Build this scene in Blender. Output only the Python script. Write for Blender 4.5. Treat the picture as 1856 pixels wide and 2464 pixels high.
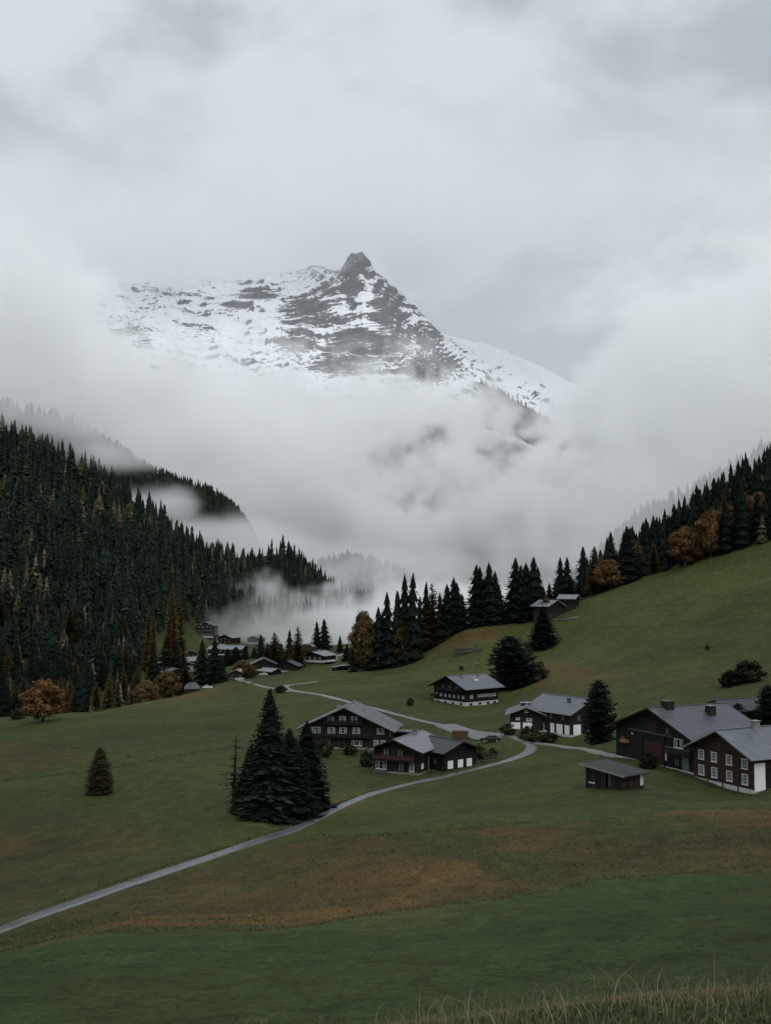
import bpy, bmesh, math, random
import numpy as np
from mathutils import Vector, Matrix

for _o in list(bpy.data.objects):
    bpy.data.objects.remove(_o)
SC = bpy.context.scene
COL = SC.collection
R = math.radians

# ------------------------------------------------------------------ camera
F = 2600.0                       # focal length in photograph pixels (1856 x 2464)
PITCH = math.atan(168 / 2600.0)  # slight upward tilt
cd = bpy.data.cameras.new('camera')
CAM = bpy.data.objects.new('camera', cd)
COL.objects.link(CAM)
SC.camera = CAM
cd.sensor_fit = 'HORIZONTAL'
cd.sensor_width = 36.0
cd.lens = 36.0 * F / 1856.0
cd.clip_start = 0.1
cd.clip_end = 60000
CAM.rotation_euler = (math.pi / 2 + PITCH, 0, 0)

# ------------------------------------------------------------------ world (overcast)
W = bpy.data.worlds.new('World')
SC.world = W
W.use_nodes = True
wn, wl = W.node_tree.nodes, W.node_tree.links
wn.clear()
w_out = wn.new('ShaderNodeOutputWorld')
w_bg = wn.new('ShaderNodeBackground')
w_bg.inputs['Strength'].default_value = 0.1
w_sky = wn.new('ShaderNodeTexSky')
w_sky.sky_type = 'NISHITA'
w_sky.sun_disc = False
w_sky.sun_elevation = R(58)
w_sky.sun_rotation = R(160)
w_hsv = wn.new('ShaderNodeHueSaturation')
w_hsv.inputs['Saturation'].default_value = 0.15
wl.new(w_sky.outputs[0], w_hsv.inputs['Color'])
w_tc = wn.new('ShaderNodeTexCoord')
# a flat cloud deck seen from below: direction divided by (height + a little)
w_sep = wn.new('ShaderNodeSeparateXYZ')
wl.new(w_tc.outputs['Generated'], w_sep.inputs[0])
w_abs = wn.new('ShaderNodeMath'); w_abs.operation = 'ABSOLUTE'
wl.new(w_sep.outputs[2], w_abs.inputs[0])
w_add = wn.new('ShaderNodeMath'); w_add.operation = 'ADD'; w_add.inputs[1].default_value = 0.42
wl.new(w_abs.outputs[0], w_add.inputs[0])
w_dx = wn.new('ShaderNodeMath'); w_dx.operation = 'DIVIDE'
w_dy = wn.new('ShaderNodeMath'); w_dy.operation = 'DIVIDE'
wl.new(w_sep.outputs[0], w_dx.inputs[0]); wl.new(w_add.outputs[0], w_dx.inputs[1])
wl.new(w_sep.outputs[1], w_dy.inputs[0]); wl.new(w_add.outputs[0], w_dy.inputs[1])
w_cmb = wn.new('ShaderNodeCombineXYZ')
wl.new(w_dx.outputs[0], w_cmb.inputs[0]); wl.new(w_dy.outputs[0], w_cmb.inputs[1]); wl.new(w_sep.outputs[2], w_cmb.inputs[2])
def w_noise(scale, detail, rough, dist, off):
    m = wn.new('ShaderNodeMapping'); m.inputs['Location'].default_value = off
    wl.new(w_cmb.outputs[0], m.inputs[0])
    n = wn.new('ShaderNodeTexNoise')
    n.inputs['Scale'].default_value = scale
    n.inputs['Detail'].default_value = detail
    n.inputs['Roughness'].default_value = rough
    n.inputs['Distortion'].default_value = dist
    wl.new(m.outputs[0], n.inputs['Vector'])
    return n
w_n1 = w_noise(2.3, 5, 0.5, 0.25, (2.2, 6.1, 5.4))
w_n2 = w_noise(5.5, 6, 0.55, 0.3, (8.3, 0.2, 1.7))
w_mx = wn.new('ShaderNodeMath'); w_mx.operation = 'MULTIPLY_ADD'; w_mx.inputs[1].default_value = 0.38
wl.new(w_n2.outputs[0], w_mx.inputs[0]); wl.new(w_n1.outputs[0], w_mx.inputs[2])
w_rmp = wn.new('ShaderNodeValToRGB')
w_rmp.color_ramp.interpolation = 'EASE'
e = w_rmp.color_ramp.elements
SKY_LO, SKY_HI = (0.366, 0.410, 0.440), (0.545, 0.602, 0.645)
e[0].position = 0.60; e[0].color = (*SKY_LO, 1)
e[1].position = 0.80; e[1].color = (*SKY_HI, 1)
wl.new(w_mx.outputs[0], w_rmp.inputs[0])
w_sc = wn.new('ShaderNodeVectorMath'); w_sc.operation = 'SCALE'; w_sc.inputs['Scale'].default_value = 10.0
wl.new(w_rmp.outputs[0], w_sc.inputs[0])
w_mix = wn.new('ShaderNodeMix'); w_mix.data_type = 'RGBA'
w_mix.inputs['Factor'].default_value = 0.93
wl.new(w_hsv.outputs[0], w_mix.inputs['A'])
wl.new(w_sc.outputs[0], w_mix.inputs['B'])
wl.new(w_mix.outputs['Result'], w_bg.inputs['Color'])
wl.new(w_bg.outputs[0], w_out.inputs['Surface'])

# ------------------------------------------------------------------ sun behind the clouds
sd = bpy.data.lights.new('sun', 'SUN')
sd.energy = 1.5
sd.angle = R(60)
sd.color = (1.0, 0.99, 0.975)
SUN = bpy.data.objects.new('sun', sd)
COL.objects.link(SUN)
SUN.rotation_euler = (R(32), 0, R(20))

# ------------------------------------------------------------------ render settings
vs = SC.view_settings
vs.view_transform = 'Standard'
vs.look = 'None'
vs.exposure = 0.33
vs.gamma = 1.0
vs.use_curve_mapping = False
cy = SC.cycles
cy.use_denoising = True
cy.use_adaptive_sampling = True
cy.adaptive_threshold = 0.03
cy.max_bounces = 16
cy.diffuse_bounces = 2
cy.glossy_bounces = 2
cy.volume_bounces = 10
cy.transparent_max_bounces = 6
cy.volume_step_rate = 2.5
cy.volume_max_steps = 512

# ------------------------------------------------------------------ helpers: pixels <-> world
CP, SP = math.cos(PITCH), math.sin(PITCH)
def slope(px, py):
    """x/y and z/y of the ray through a photograph pixel."""
    c = (np.asarray(px, float) - 928) / F
    v = -(np.asarray(py, float) - 1232) / F
    dy = CP - v * SP
    return c / dy, (SP + v * CP) / dy
def pt(px, py, D):
    a, b = slope(px, py)
    return Vector((float(a * D), float(D), float(b * D)))
def topx(x, y, z):
    f = y * CP + z * SP
    u = -y * SP + z * CP
    return 928 + F * x / f, 1232 - F * u / f

class TPS:
    """thin plate spline through scattered heights"""
    def __init__(s, P, v, lam=1e-4):
        P = np.asarray(P, float); v = np.asarray(v, float)
        s.P = P; n = len(P)
        A = np.zeros((n + 3, n + 3))
        A[:n, :n] = s.k(P, P) + lam * np.eye(n)
        A[:n, n] = 1; A[:n, n + 1:] = P
        A[n, :n] = 1; A[n + 1:, :n] = P.T
        s.w = np.linalg.solve(A, np.concatenate([v, np.zeros(3)]))
    @staticmethod
    def k(a, b):
        d2 = ((a[:, None, :] - b[None, :, :]) ** 2).sum(-1)
        return np.where(d2 > 0, 0.5 * d2 * np.log(d2 + 1e-30), 0)
    def __call__(s, Q):
        Q = np.asarray(Q, float); n = len(s.P)
        out = np.empty(len(Q))
        for i in range(0, len(Q), 40000):
            q = Q[i:i + 40000]
            out[i:i + 40000] = s.k(q, s.P) @ s.w[:n] + s.w[n] + q @ s.w[n + 1:]
        return out

def hash2(ix, iy, seed):
    h = (ix.astype(np.int64) * 374761393 + iy.astype(np.int64) * 668265263 + seed * 974634541) & 0xFFFFFFFF
    h = ((h ^ (h >> 13)) * 1274126177) & 0xFFFFFFFF
    return ((h ^ (h >> 16)) & 0xFFFF) / 32767.5 - 1
def vnoise(x, y, seed=0):
    x = np.asarray(x, float); y = np.asarray(y, float)
    ix = np.floor(x); iy = np.floor(y)
    fx = x - ix; fy = y - iy
    fx = fx * fx * fx * (fx * (fx * 6 - 15) + 10); fy = fy * fy * fy * (fy * (fy * 6 - 15) + 10)
    a = hash2(ix, iy, seed); b = hash2(ix + 1, iy, seed)
    c = hash2(ix, iy + 1, seed); d = hash2(ix + 1, iy + 1, seed)
    return (a + (b - a) * fx) * (1 - fy) + (c + (d - c) * fx) * fy
def fbm2(x, y, cell, octs, seed=0, gain=0.5):
    s = 0; a = 1
    for o in range(octs):
        s = s + a * vnoise(x / cell + 17.3 * o, y / cell - 9.1 * o, seed + o)
        cell *= 0.5; a *= gain
    return s
def in_poly(px, py, poly):
    px = np.asarray(px, float); py = np.asarray(py, float)
    ins = np.zeros(px.shape, bool)
    n = len(poly)
    for i in range(n):
        x1, y1 = poly[i]; x2, y2 = poly[(i + 1) % n]
        c = ((y1 > py) != (y2 > py)) & (px < (x2 - x1) * (py - y1) / (y2 - y1 + 1e-9) + x1)
        ins ^= c
    return ins
def sstep(a, b, x):
    t = np.clip((x - a) / (b - a), 0, 1)
    return t * t * (3 - 2 * t)

# ------------------------------------------------------------------ helpers: objects
def link(name, data, parent=None):
    o = bpy.data.objects.new(name, data)
    COL.objects.link(o)
    if parent is not None:
        o.parent = parent
    return o
def tag(o, label=None, cat=None, group=None, kind=None):
    if label: o['label'] = label
    if cat: o['category'] = cat
    if group: o['group'] = group
    if kind: o['kind'] = kind
    return o
def empty(name, loc, rz=0.0):
    o = link(name, None)
    o.location = loc
    o.rotation_euler = (0, 0, rz)
    o.empty_display_size = 0.5
    return o
def np_mesh(name, V, tris=None, quads=None, mat=None, smooth=False, cols=None):
    me = bpy.data.meshes.new(name)
    V = np.asarray(V, np.float32)
    me.vertices.add(len(V)); me.vertices.foreach_set('co', V.ravel())
    nt = 0 if tris is None else len(tris); nq = 0 if quads is None else len(quads)
    idx = np.concatenate([np.asarray(q, np.int32).ravel() for q in (tris, quads) if q is not None and len(q)])
    st = np.concatenate([np.arange(nt) * 3, nt * 3 + np.arange(nq) * 4]).astype(np.int32)
    me.loops.add(len(idx)); me.loops.foreach_set('vertex_index', idx)
    me.polygons.add(nt + nq); me.polygons.foreach_set('loop_start', st)
    me.update(calc_edges=True)
    if smooth:
        me.polygons.foreach_set('use_smooth', np.ones(nt + nq, bool))
    if cols is not None:
        ca = me.attributes.new('tint', 'FLOAT_COLOR', 'POINT')
        c4 = np.ones((len(V), 4), np.float32); c4[:, :3] = cols
        ca.data.foreach_set('color', c4.ravel())
    if mat: me.materials.append(mat)
    return me
def grid_quads(nr, nc):
    i = np.arange(nr * nc).reshape(nr, nc)
    return np.stack([i[:-1, :-1], i[:-1, 1:], i[1:, 1:], i[1:, :-1]], -1).reshape(-1, 4)

# ------------------------------------------------------------------ helpers: materials
def new_mat(name):
    m = bpy.data.materials.new(name); m.use_nodes = True
    n = m.node_tree.nodes; b = n['Principled BSDF']
    return m, n, m.node_tree.links, b
def nnode(n, l, scale, detail=4, rough=0.55, vec=None, dist=0.0):
    t = n.new('ShaderNodeTexNoise'); t.inputs['Scale'].default_value = scale
    t.inputs['Detail'].default_value = detail; t.inputs['Roughness'].default_value = rough
    t.inputs['Distortion'].default_value = dist
    if vec is not None: l.new(vec, t.inputs['Vector'])
    return t.outputs[0]
def ramp(n, l, fac, stops, interp='LINEAR'):
    r = n.new('ShaderNodeValToRGB'); r.color_ramp.interpolation = interp
    el = r.color_ramp.elements
    while len(el) < len(stops): el.new(0.5)
    for i, (p, c) in enumerate(stops):
        el[i].position = p
        el[i].color = (c, c, c, 1) if isinstance(c, (int, float)) else (*c, 1)
    l.new(fac, r.inputs[0])
    return r.outputs[0]
def mixc(n, l, fac, a, b, mode='MIX'):
    m = n.new('ShaderNodeMix'); m.data_type = 'RGBA'; m.blend_type = mode
    for s, v in (('Factor', fac), ('A', a), ('B', b)):
        if isinstance(v, (int, float)): m.inputs[s].default_value = v if s == 'Factor' else (v, v, v, 1)
        elif isinstance(v, tuple): m.inputs[s].default_value = (*v, 1)
        else: l.new(v, m.inputs[s])
    return m.outputs['Result']
def mathn(n, l, op, a, b=0.0, c=0.0):
    m = n.new('ShaderNodeMath'); m.operation = op
    for i, v in enumerate((a, b, c)):
        if isinstance(v, (int, float)): m.inputs[i].default_value = v
        else: l.new(v, m.inputs[i])
    return m.outputs[0]
def bump(n, l, b, h, dist, strength=1.0):
    bn = n.new('ShaderNodeBump'); bn.inputs['Distance'].default_value = dist
    bn.inputs['Strength'].default_value = strength
    l.new(h, bn.inputs['Height']); l.new(bn.outputs[0], b.inputs['Normal'])
def attr(n, name):
    a = n.new('ShaderNodeAttribute'); a.attribute_name = name
    return a
def simple_mat(name, col, rough=0.8, spec=0.3, var=0.25, scale=3.0, bumpd=0.0, bscale=20.0, metal=0.0):
    """a plain coloured surface with mottled tone and a little relief"""
    m, n, l, b = new_mat(name)
    tc = n.new('ShaderNodeTexCoord')
    f = nnode(n, l, scale, 5, 0.6, tc.outputs['Object'])
    k = ramp(n, l, f, [(0.3, 1 - var), (0.7, 1 + var)])
    l.new(mixc(n, l, 1.0, col, k, 'MULTIPLY'), b.inputs['Base Color'])
    b.inputs['Roughness'].default_value = rough
    b.inputs['Specular IOR Level'].default_value = spec
    b.inputs['Metallic'].default_value = metal
    if bumpd:
        bump(n, l, b, nnode(n, l, bscale, 4, 0.6, tc.outputs['Object']), bumpd)
    return m
# ------------------------------------------------------------------ the ground: valley meadows and both hillsides
GP = [  # (pixel x, pixel y, distance): what the photograph shows where, at its estimated distance
    # the hillside the photographer stands on
    (1500, 2392, 13), (1856, 2366, 13), (1250, 2425, 13), (1000, 2452, 13), (2400, 2330, 13),
    (1250, 2500, 20.5), (1500, 2470, 20), (1856, 2425, 20), (1000, 2500, 19), (2500, 2380, 20),
    (300, 2464, 26), (0, 2455, 27), (-500, 2440, 28), (700, 2450, 27), (1100, 2440, 27), (1500, 2388, 28), (1856, 2340, 28), (2500, 2270, 28),
    (300, 2330, 50), (-100, 2340, 50), (-700, 2330, 52), (900, 2330, 46), (1500, 2290, 44), (1856, 2230, 46), (2500, 2170, 48),
    (-600, 2270, 74), (0, 2272, 70), (300, 2232, 72), (700, 2228, 73), (900, 2203, 76), (1200, 2163, 79), (1400, 2122, 82), (1856, 2090, 80), (2500, 2050, 82),
    # slope above the shed, and the road
    (1000, 1998, 118), (1300, 1978, 120), (1600, 1952, 122), (1856, 1945, 120), (2500, 1900, 120), (800, 2080, 104), (1300, 2070, 98),
    (0, 2240, 80), (279, 2139, 103), (557, 2048, 128), (724, 1994, 152), (836, 1938, 172), (1003, 1883, 197), (1170, 1844, 212), (1262, 1816, 222),
    (-500, 2300, 82), (300, 2190, 88), (700, 2105, 106),
    (1480, 1905, 148), (1816, 1909, 163), (1650, 1870, 172), (1500, 1835, 185), (1350, 1840, 190), (1856, 1900, 160), (2400, 1860, 165),
    (1100, 1930, 160), (1300, 1890, 165),
    # valley floor with the chalets
    (1276, 1794, 235), (1170, 1760, 258), (958, 1721, 300), (780, 1674, 370), (702, 1660, 400),
    (900, 1868, 212), (1000, 1850, 222), (830, 1800, 250), (720, 1790, 255), (1230, 1770, 240), (1400, 1785, 235), (1060, 1700, 330), (1210, 1690, 335),
    (650, 1988, 152), (500, 1950, 168), (240, 1912, 190), (0, 1930, 186), (-500, 1950, 185), (100, 2060, 135), (350, 2000, 150), (-500, 2100, 135),
    (300, 1830, 225), (0, 1850, 230), (550, 1800, 245), (0, 1790, 285), (300, 1765, 290), (550, 1720, 320),
    (0, 1729, 380), (-400, 1745, 380), (150, 1722, 395), (300, 1700, 410), (450, 1668, 430), (560, 1650, 445), (660, 1640, 460), (760, 1625, 470),
    # hollow behind the meadow crest on that side
    (-400, 1752, 460), (0, 1750, 460), (150, 1738, 470), (300, 1712, 500), (430, 1672, 510), (520, 1648, 520),
    # hillside meadow
    (820, 1620, 470), (991, 1597, 480), (1118, 1514, 500), (1187, 1502, 500), (1285, 1490, 500), (1400, 1445, 500), (1500, 1413, 490), (1600, 1385, 480), (1700, 1355, 465), (1856, 1312, 450), (2300, 1220, 440),
    (900, 1650, 400), (1000, 1635, 395), (1090, 1578, 445), (1160, 1570, 445), (1230, 1655, 370), (1306, 1559, 440), (1500, 1600, 340), (1400, 1640, 320),
    (1500, 1500, 420), (1856, 1600, 280), (1700, 1560, 330), (1856, 1450, 370), (1700, 1450, 400), (1856, 1700, 228), (1700, 1690, 245), (1560, 1720, 245), (2300, 1550, 280), (2300, 1350, 370),
    # behind its crest
    (1118, 1530, 600), (1285, 1512, 610), (1400, 1465, 620), (1500, 1400, 600), (1600, 1340, 590), (1700, 1288, 580), (1856, 1222, 560), (2300, 1070, 540),
    (1856, 1158, 700), (1700, 1245, 720), (1500, 1400, 740), (1300, 1500, 740), (2300, 960, 700), (1100, 1530, 720),
    # village
    (560, 1635, 540), (650, 1612, 580), (720, 1600, 600), (800, 1588, 620), (870, 1600, 560), (480, 1600, 640), (400, 1600, 640),
    (420, 1545, 740), (490, 1531, 800), (560, 1550, 760), (620, 1560, 740), (760, 1560, 720), (640, 1535, 900), (800, 1540, 900), (1000, 1545, 900), (1300, 1520, 950),
    # the forested hillside opposite
    (-400, 1690, 540), (0, 1690, 530), (150, 1660, 540), (300, 1610, 570),
    (-400, 1420, 640), (0, 1420, 640), (250, 1430, 680), (400, 1470, 740), (520, 1480, 860), (680, 1480, 960), (820, 1490, 1040), (-400, 1200, 760), (0, 1230, 760), (250, 1300, 800), (420, 1370, 850), (600, 1420, 950),
    (-400, 900, 900), (0, 1045, 890), (120, 1100, 900), (230, 1165, 910), (370, 1250, 940), (480, 1322, 970), (600, 1375, 1010), (690, 1350, 1060), (770, 1410, 1100), (860, 1470, 1150),
    (-400, 950, 1100), (0, 1100, 1100), (230, 1220, 1120), (480, 1370, 1180), (690, 1420, 1250), (900, 1510, 1250), (1200, 1530, 1250), (1600, 1400, 1100), (2000, 1250, 1100),
    (-400, 1100, 1600), (400, 1500, 1600), (1000, 1530, 1600), (1600, 1500, 1600), (2300, 1300, 1600),
]
_P, _S = [], []
for _x, _y, _d in GP:
    a, b = slope(_x, _y)
    _P.append((a * 2.8, math.log(_d))); _S.append(float(b))
for _a in (-0.9, -0.3, 0.3, 0.9):     # under and beside the camera
    for _d, _z in ((1.5, -1.85), (3, -2.25), (6, -3.05)):
        _P.append((_a * 2.8, math.log(_d))); _S.append(_z / _d)
GT = TPS(_P, _S, 3e-4)
ROAD_XY = None
def ground_h(x, y):
    x = np.atleast_1d(np.asarray(x, float)); y = np.atleast_1d(np.asarray(y, float))
    D = np.maximum(y, 1.0)
    h = GT(np.stack([(x / D) * 2.8, np.log(D)], 1)) * D
    k = np.clip(D / 60, 0.15, 1)
    r_ = k * (0.50 * fbm2(x, y, 24, 3, 5) + 0.11 * fbm2(x, y, 4.5, 2, 9))
    if ROAD_XY is None:
        r_ = r_ * 0
    else:                                   # the lane is graded into the slope
        q = np.nonzero((y > 55) & (y < 420))[0]
        for i in range(0, len(q), 30000):
            j = q[i:i + 30000]
            d2 = ((x[j][:, None] - ROAD_XY[None, :, 0]) ** 2 + (y[j][:, None] - ROAD_XY[None, :, 1]) ** 2).min(1)
            r_[j] *= 1 - np.exp(-d2 / 30.0)
    h += r_
    h += sstep(240, 330, D) * (1 - sstep(430, 480, D)) * sstep(0.08, 0.2, x / D) * 1.1 * fbm2(x, y, 48, 2, 14)
    h += sstep(420, 700, D) * 2.2 * fbm2(x, y, 60, 3, 12)
    return h
def gz(x, y):
    return float(ground_h(x, y)[0])
def hit(px, py, lo=4.0, hi=1300.0):
    """where the ray through a photograph pixel meets the ground, searched from distance lo outwards"""
    a, b = slope(px, py)
    D = np.exp(np.linspace(math.log(lo), math.log(hi), 900))
    g = ground_h(a * D, D) - b * D
    i = np.nonzero((g[:-1] < 0) & (g[1:] >= 0))[0]
    if len(i) == 0:
        j = int(np.argmin(np.abs(g / D)))
        return Vector((float(a * D[j]), float(D[j]), gz(a * D[j], D[j])))
    i = i[0]; t = g[i] / (g[i] - g[i + 1]); d = float(D[i] + t * (D[i + 1] - D[i]))
    return Vector((float(a * d), d, float(b * d)))

def catmull(P, n=14):
    P = [Vector(p) for p in P]
    P = [P[0] * 2 - P[1]] + P + [P[-1] * 2 - P[-2]]
    out = []
    for i in range(1, len(P) - 2):
        for k in range(n):
            t = k / n
            a_, b_, c_, d_ = P[i - 1], P[i], P[i + 1], P[i + 2]
            out.append(0.5 * ((2 * b_) + (c_ - a_) * t + (2 * a_ - 5 * b_ + 4 * c_ - d_) * t * t + (3 * b_ - a_ - 3 * c_ + d_) * t ** 3))
    out.append(P[-2])
    return out
ROAD_PIX = [(-140, 2298), (0, 2240), (140, 2188), (279, 2139), (420, 2092), (557, 2046), (660, 2012), (724, 1990), (790, 1957), (836, 1935), (900, 1910), (1003, 1883), (1090, 1865), (1170, 1845), (1225, 1830), (1262, 1815), (1277, 1803), (1272, 1790), (1240, 1776), (1190, 1766), (1130, 1758), (1080, 1748), (1020, 1736), (958, 1720), (905, 1706), (869, 1697), (780, 1674), (715, 1664), (690, 1655), (692, 1648), (720, 1643), (765, 1637)]
ROAD_PTS = [hit(*p, lo=70).xy for p in ROAD_PIX]
ROAD_XY = np.array([(p.x, p.y) for p in catmull(ROAD_PTS, 5)])

# grid
_px = np.concatenate([np.linspace(-1500, -120, 60)[:-1], np.linspace(-120, 1976, 400), np.linspace(1976, 3400, 60)[1:]])
_lr = np.exp(np.concatenate([np.linspace(math.log(1.5), math.log(20), 150)[:-1], np.linspace(math.log(20), math.log(1600), 520)]))
GX = ((_px - 928) / F)[None, :] * _lr[:, None] * 1.0
GY = np.repeat(_lr[:, None], len(_px), 1)
GZ = ground_h(GX.ravel(), GY.ravel())
gpx, gpy = topx(GX.ravel(), GY.ravel(), GZ)
fx, fy = GX.ravel(), GY.ravel()

# kinds of grass, as they grow: cut meadow, olive pasture, unmown dry grass, forest floor
C_CUT = np.array((0.082, 0.107, 0.053)); C_OLIVE = np.array((0.116, 0.126, 0.054)); C_MEAD = np.array((0.086, 0.102, 0.046))
C_DRY = np.array((0.235, 0.122, 0.068)); C_DARKDRY = np.array((0.112, 0.080, 0.048)); C_WOOD = np.array((0.045, 0.042, 0.026))
gcol = np.tile(C_MEAD, (len(fx), 1))
def soft(poly, blur):
    """0..1 cover of a patch of ground, with an uneven edge"""
    acc = np.zeros(len(fx))
    rr = np.random.default_rng(3)
    n = 10
    wob = fbm2(fx, fy, 9, 4, 31)
    for i in range(n):
        dx, dy = rr.normal(0, 1, 2)
        acc += in_poly(gpx + dx * blur * 1.6 + wob * blur * 1.5, gpy + dy * blur * 0.5 + wob * blur * 0.8, poly)
    return acc / n
def paint(poly, col, blur, amt=1.0, rng=(0, 9999)):
    global gcol
    m = soft(poly, blur) * amt * ((fy > rng[0]) & (fy < rng[1]))
    gcol = gcol * (1 - m[:, None]) + col * m[:, None]
_patch = fbm2(fx, fy, 13, 4, 47)
olive = sstep(250, 420, fy) * (0.55 + 0.45 * sstep(900, 1300, gpx))
gcol = gcol * (1 - olive[:, None]) + C_OLIVE * olive[:, None]
paint([(-900, 2700), (-900, 2330), (0, 2295), (300, 2234), (700, 2230), (860, 2206), (1200, 2165), (1400, 2122), (1856, 2088), (2900, 2000), (2900, 2700)], C_CUT, 6, 1, (0, 110))
paint([(-900, 2330), (0, 2295), (300, 2234), (700, 2230), (860, 2206), (1200, 2165), (1400, 2122), (1856, 2088), (2900, 2000), (2900, 1880), (1856, 1948), (1560, 1962), (1290, 1982), (1000, 2008), (760, 2008), (560, 2060), (279, 2150), (0, 2256), (-900, 2310)], C_DARKDRY, 9, 1, (60, 170))
paint([(820, 2215), (1000, 2120), (1100, 2020), (1380, 1990), (1330, 2080), (1200, 2150), (1000, 2190)], C_DRY, 34, 0.45, (60, 170))
paint([(860, 2200), (960, 2150), (1040, 2085), (1100, 2040), (1130, 2060), (1060, 2130), (960, 2190)], C_DRY, 12, 0.5, (60, 170))
paint([(60, 2290), (300, 2230), (700, 2228), (860, 2205), (860, 2180), (640, 2190), (330, 2205)], C_DRY, 9, 0.85, (60, 170))
paint([(1580, 1985), (1900, 1985), (1900, 1948), (1580, 1950)], C_DRY, 9, 0.9, (60, 170))
paint([(420, 2170), (640, 2170), (640, 2120), (420, 2130)], C_DRY, 12, 0.4, (60, 170))
paint([(700, 2050), (1050, 2040), (1100, 2100), (900, 2160), (620, 2170)], C_DRY, 30, 0.35, (60, 170))
paint([(-900, 2300), (0, 2235), (260, 2120), (330, 1950), (120, 1945), (-900, 2050)], C_DARKDRY, 25, 0.65, (60, 260))
paint([(140, 2060), (380, 2050), (360, 1985), (200, 1985)], C_DRY, 20, 0.4, (60, 260))
paint([(-60, 2080), (70, 2060), (50, 2000), (-60, 2000)], C_DRY, 15, 0.5, (60, 260))
paint([(260, 2130), (480, 2060), (450, 2030), (300, 2080)], C_DARKDRY, 12, 0.7, (60, 260))
paint([(-60, 1872), (60, 1860), (250, 1826), (140, 1797), (40, 1787), (-60, 1785)], C_DARKDRY * 1.15, 6, 0.9, (150, 400))
paint([(240, 1700), (480, 1682), (600, 1652), (520, 1652), (400, 1668)], C_DRY, 10, 0.7, (300, 500))
paint([(950, 1604), (1120, 1560), (1170, 1540), (1290, 1492), (1118, 1516), (1010, 1590)], C_DRY * 0.8, 8, 0.8, (380, 560))
paint([(1260, 1660), (1420, 1650), (1520, 1625), (1420, 1600), (1300, 1585)], C_DRY * 0.95, 12, 0.55, (280, 460))
paint([(1230, 1660), (1560, 1660), (1900, 1660), (1900, 1590), (1560, 1625)], C_DARKDRY * 1.2, 25, 0.5, (220, 460))
paint([(790, 1960), (880, 1940), (850, 1915), (780, 1925)], C_DRY, 8, 0.7, (100, 260))
_b = soft([(-900, 2330), (0, 2295), (300, 2234), (700, 2230), (860, 2206), (1200, 2165), (1400, 2122), (1856, 2088), (2900, 2000), (2900, 1880), (1856, 1948), (1560, 1962), (1290, 1982), (1000, 2008), (760, 2008), (560, 2060), (279, 2150), (0, 2256), (-900, 2310)], 12) * (fy > 60) * (fy < 170) * 0.75 * sstep(0.05, 0.8, _patch)
gcol = gcol * (1 - _b[:, None]) + C_MEAD * 0.85 * _b[:, None]
wood = np.maximum(sstep(500, 560, fy) * (gpx < 440), sstep(640, 900, fy))
wood = np.maximum(wood, ((gpx > 1180) & (fy > 500)) * 1.0)
village = in_poly(gpx, gpy, [(340, 1640), (340, 1525), (470, 1515), (900, 1515), (900, 1660), (340, 1700)]) & (fy < 1000)
wood = wood * (1 - village)
gcol = gcol * (1 - wood[:, None]) + C_WOOD * wood[:, None]
gcol *= (1 + 0.16 * fbm2(fx, fy, 14, 4, 41) + 0.16 * fbm2(fx, fy, 70, 3, 43))[:, None]
gcol = np.clip(gcol * np.array((0.338, 0.408, 0.236)), 0.005, 1)

m, n, l, b = new_mat('meadow_grass')
tc = n.new('ShaderNodeTexCoord'); gm = n.new('ShaderNodeNewGeometry')
base = attr(n, 'tint').outputs['Color']
# streaky sward: fine blades near, clumps further off
mp = n.new('ShaderNodeMapping'); mp.inputs['Scale'].default_value = (1.0, 0.55, 1.0)
l.new(gm.outputs['Position'], mp.inputs[0])
f1 = nnode(n, l, 3.2, 8, 0.72, mp.outputs[0])
f2 = nnode(n, l, 0.55, 6, 0.6, mp.outputs[0], 0.4)
f3 = nnode(n, l, 0.09, 4, 0.55, gm.outputs['Position'])
k1 = ramp(n, l, f1, [(0.34, 0.42), (0.5, 1.0), (0.66, 1.5)])
k2 = ramp(n, l, f2, [(0.3, 0.64), (0.7, 1.36)])
c = mixc(n, l, 1.0, base, k1, 'MULTIPLY')
c = mixc(n, l, 1.0, c, k2, 'MULTIPLY')
c = mixc(n, l, ramp(n, l, f3, [(0.45, 0.0), (0.7, 0.38)]), c, mixc(n, l, 1.0, c, (1.35, 1.0, 0.72), 'MULTIPLY'))
l.new(c, b.inputs['Base Color'])
b.inputs['Roughness'].default_value = 0.85
b.inputs['Specular IOR Level'].default_value = 0.12
bump(n, l, b, mathn(n, l, 'ADD', f1, f2), 0.22, 0.8)
M_GROUND = m
ground = link('ground', np_mesh('ground', np.stack([fx, fy, GZ], 1), quads=grid_quads(len(_lr), len(_px)), mat=M_GROUND, smooth=True, cols=gcol))
tag(ground, kind='structure')
# the valley floor on all sides, out to the horizon
V = []
rr = [0, 400, 900, 1500, 2600, 5000, 9000, 20000]
for i, r_ in enumerate(rr):
    for k in range(48):
        a_ = 2 * math.pi * k / 48
        x_, y_ = r_ * math.sin(a_), r_ * math.cos(a_)
        V.append((x_, y_, -75 - 4 * math.sin(k * 1.7 + i)))
Q = [(i * 48 + k, i * 48 + (k + 1) % 48, (i + 1) * 48 + (k + 1) % 48, (i + 1) * 48 + k) for i in range(len(rr) - 1) for k in range(48)]
m_far, n, l, b = new_mat('valley_floor')
gm = n.new('ShaderNodeNewGeometry')
l.new(ramp(n, l, nnode(n, l, 0.01, 6, 0.6, gm.outputs['Position']), [(0.35, (0.03, 0.04, 0.025)), (0.65, (0.08, 0.09, 0.05))]), b.inputs['Base Color'])
b.inputs['Roughness'].default_value = 0.9
vf = link('valley_floor', np_mesh('valley_floor', V, quads=Q, mat=m_far, smooth=True))
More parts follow.
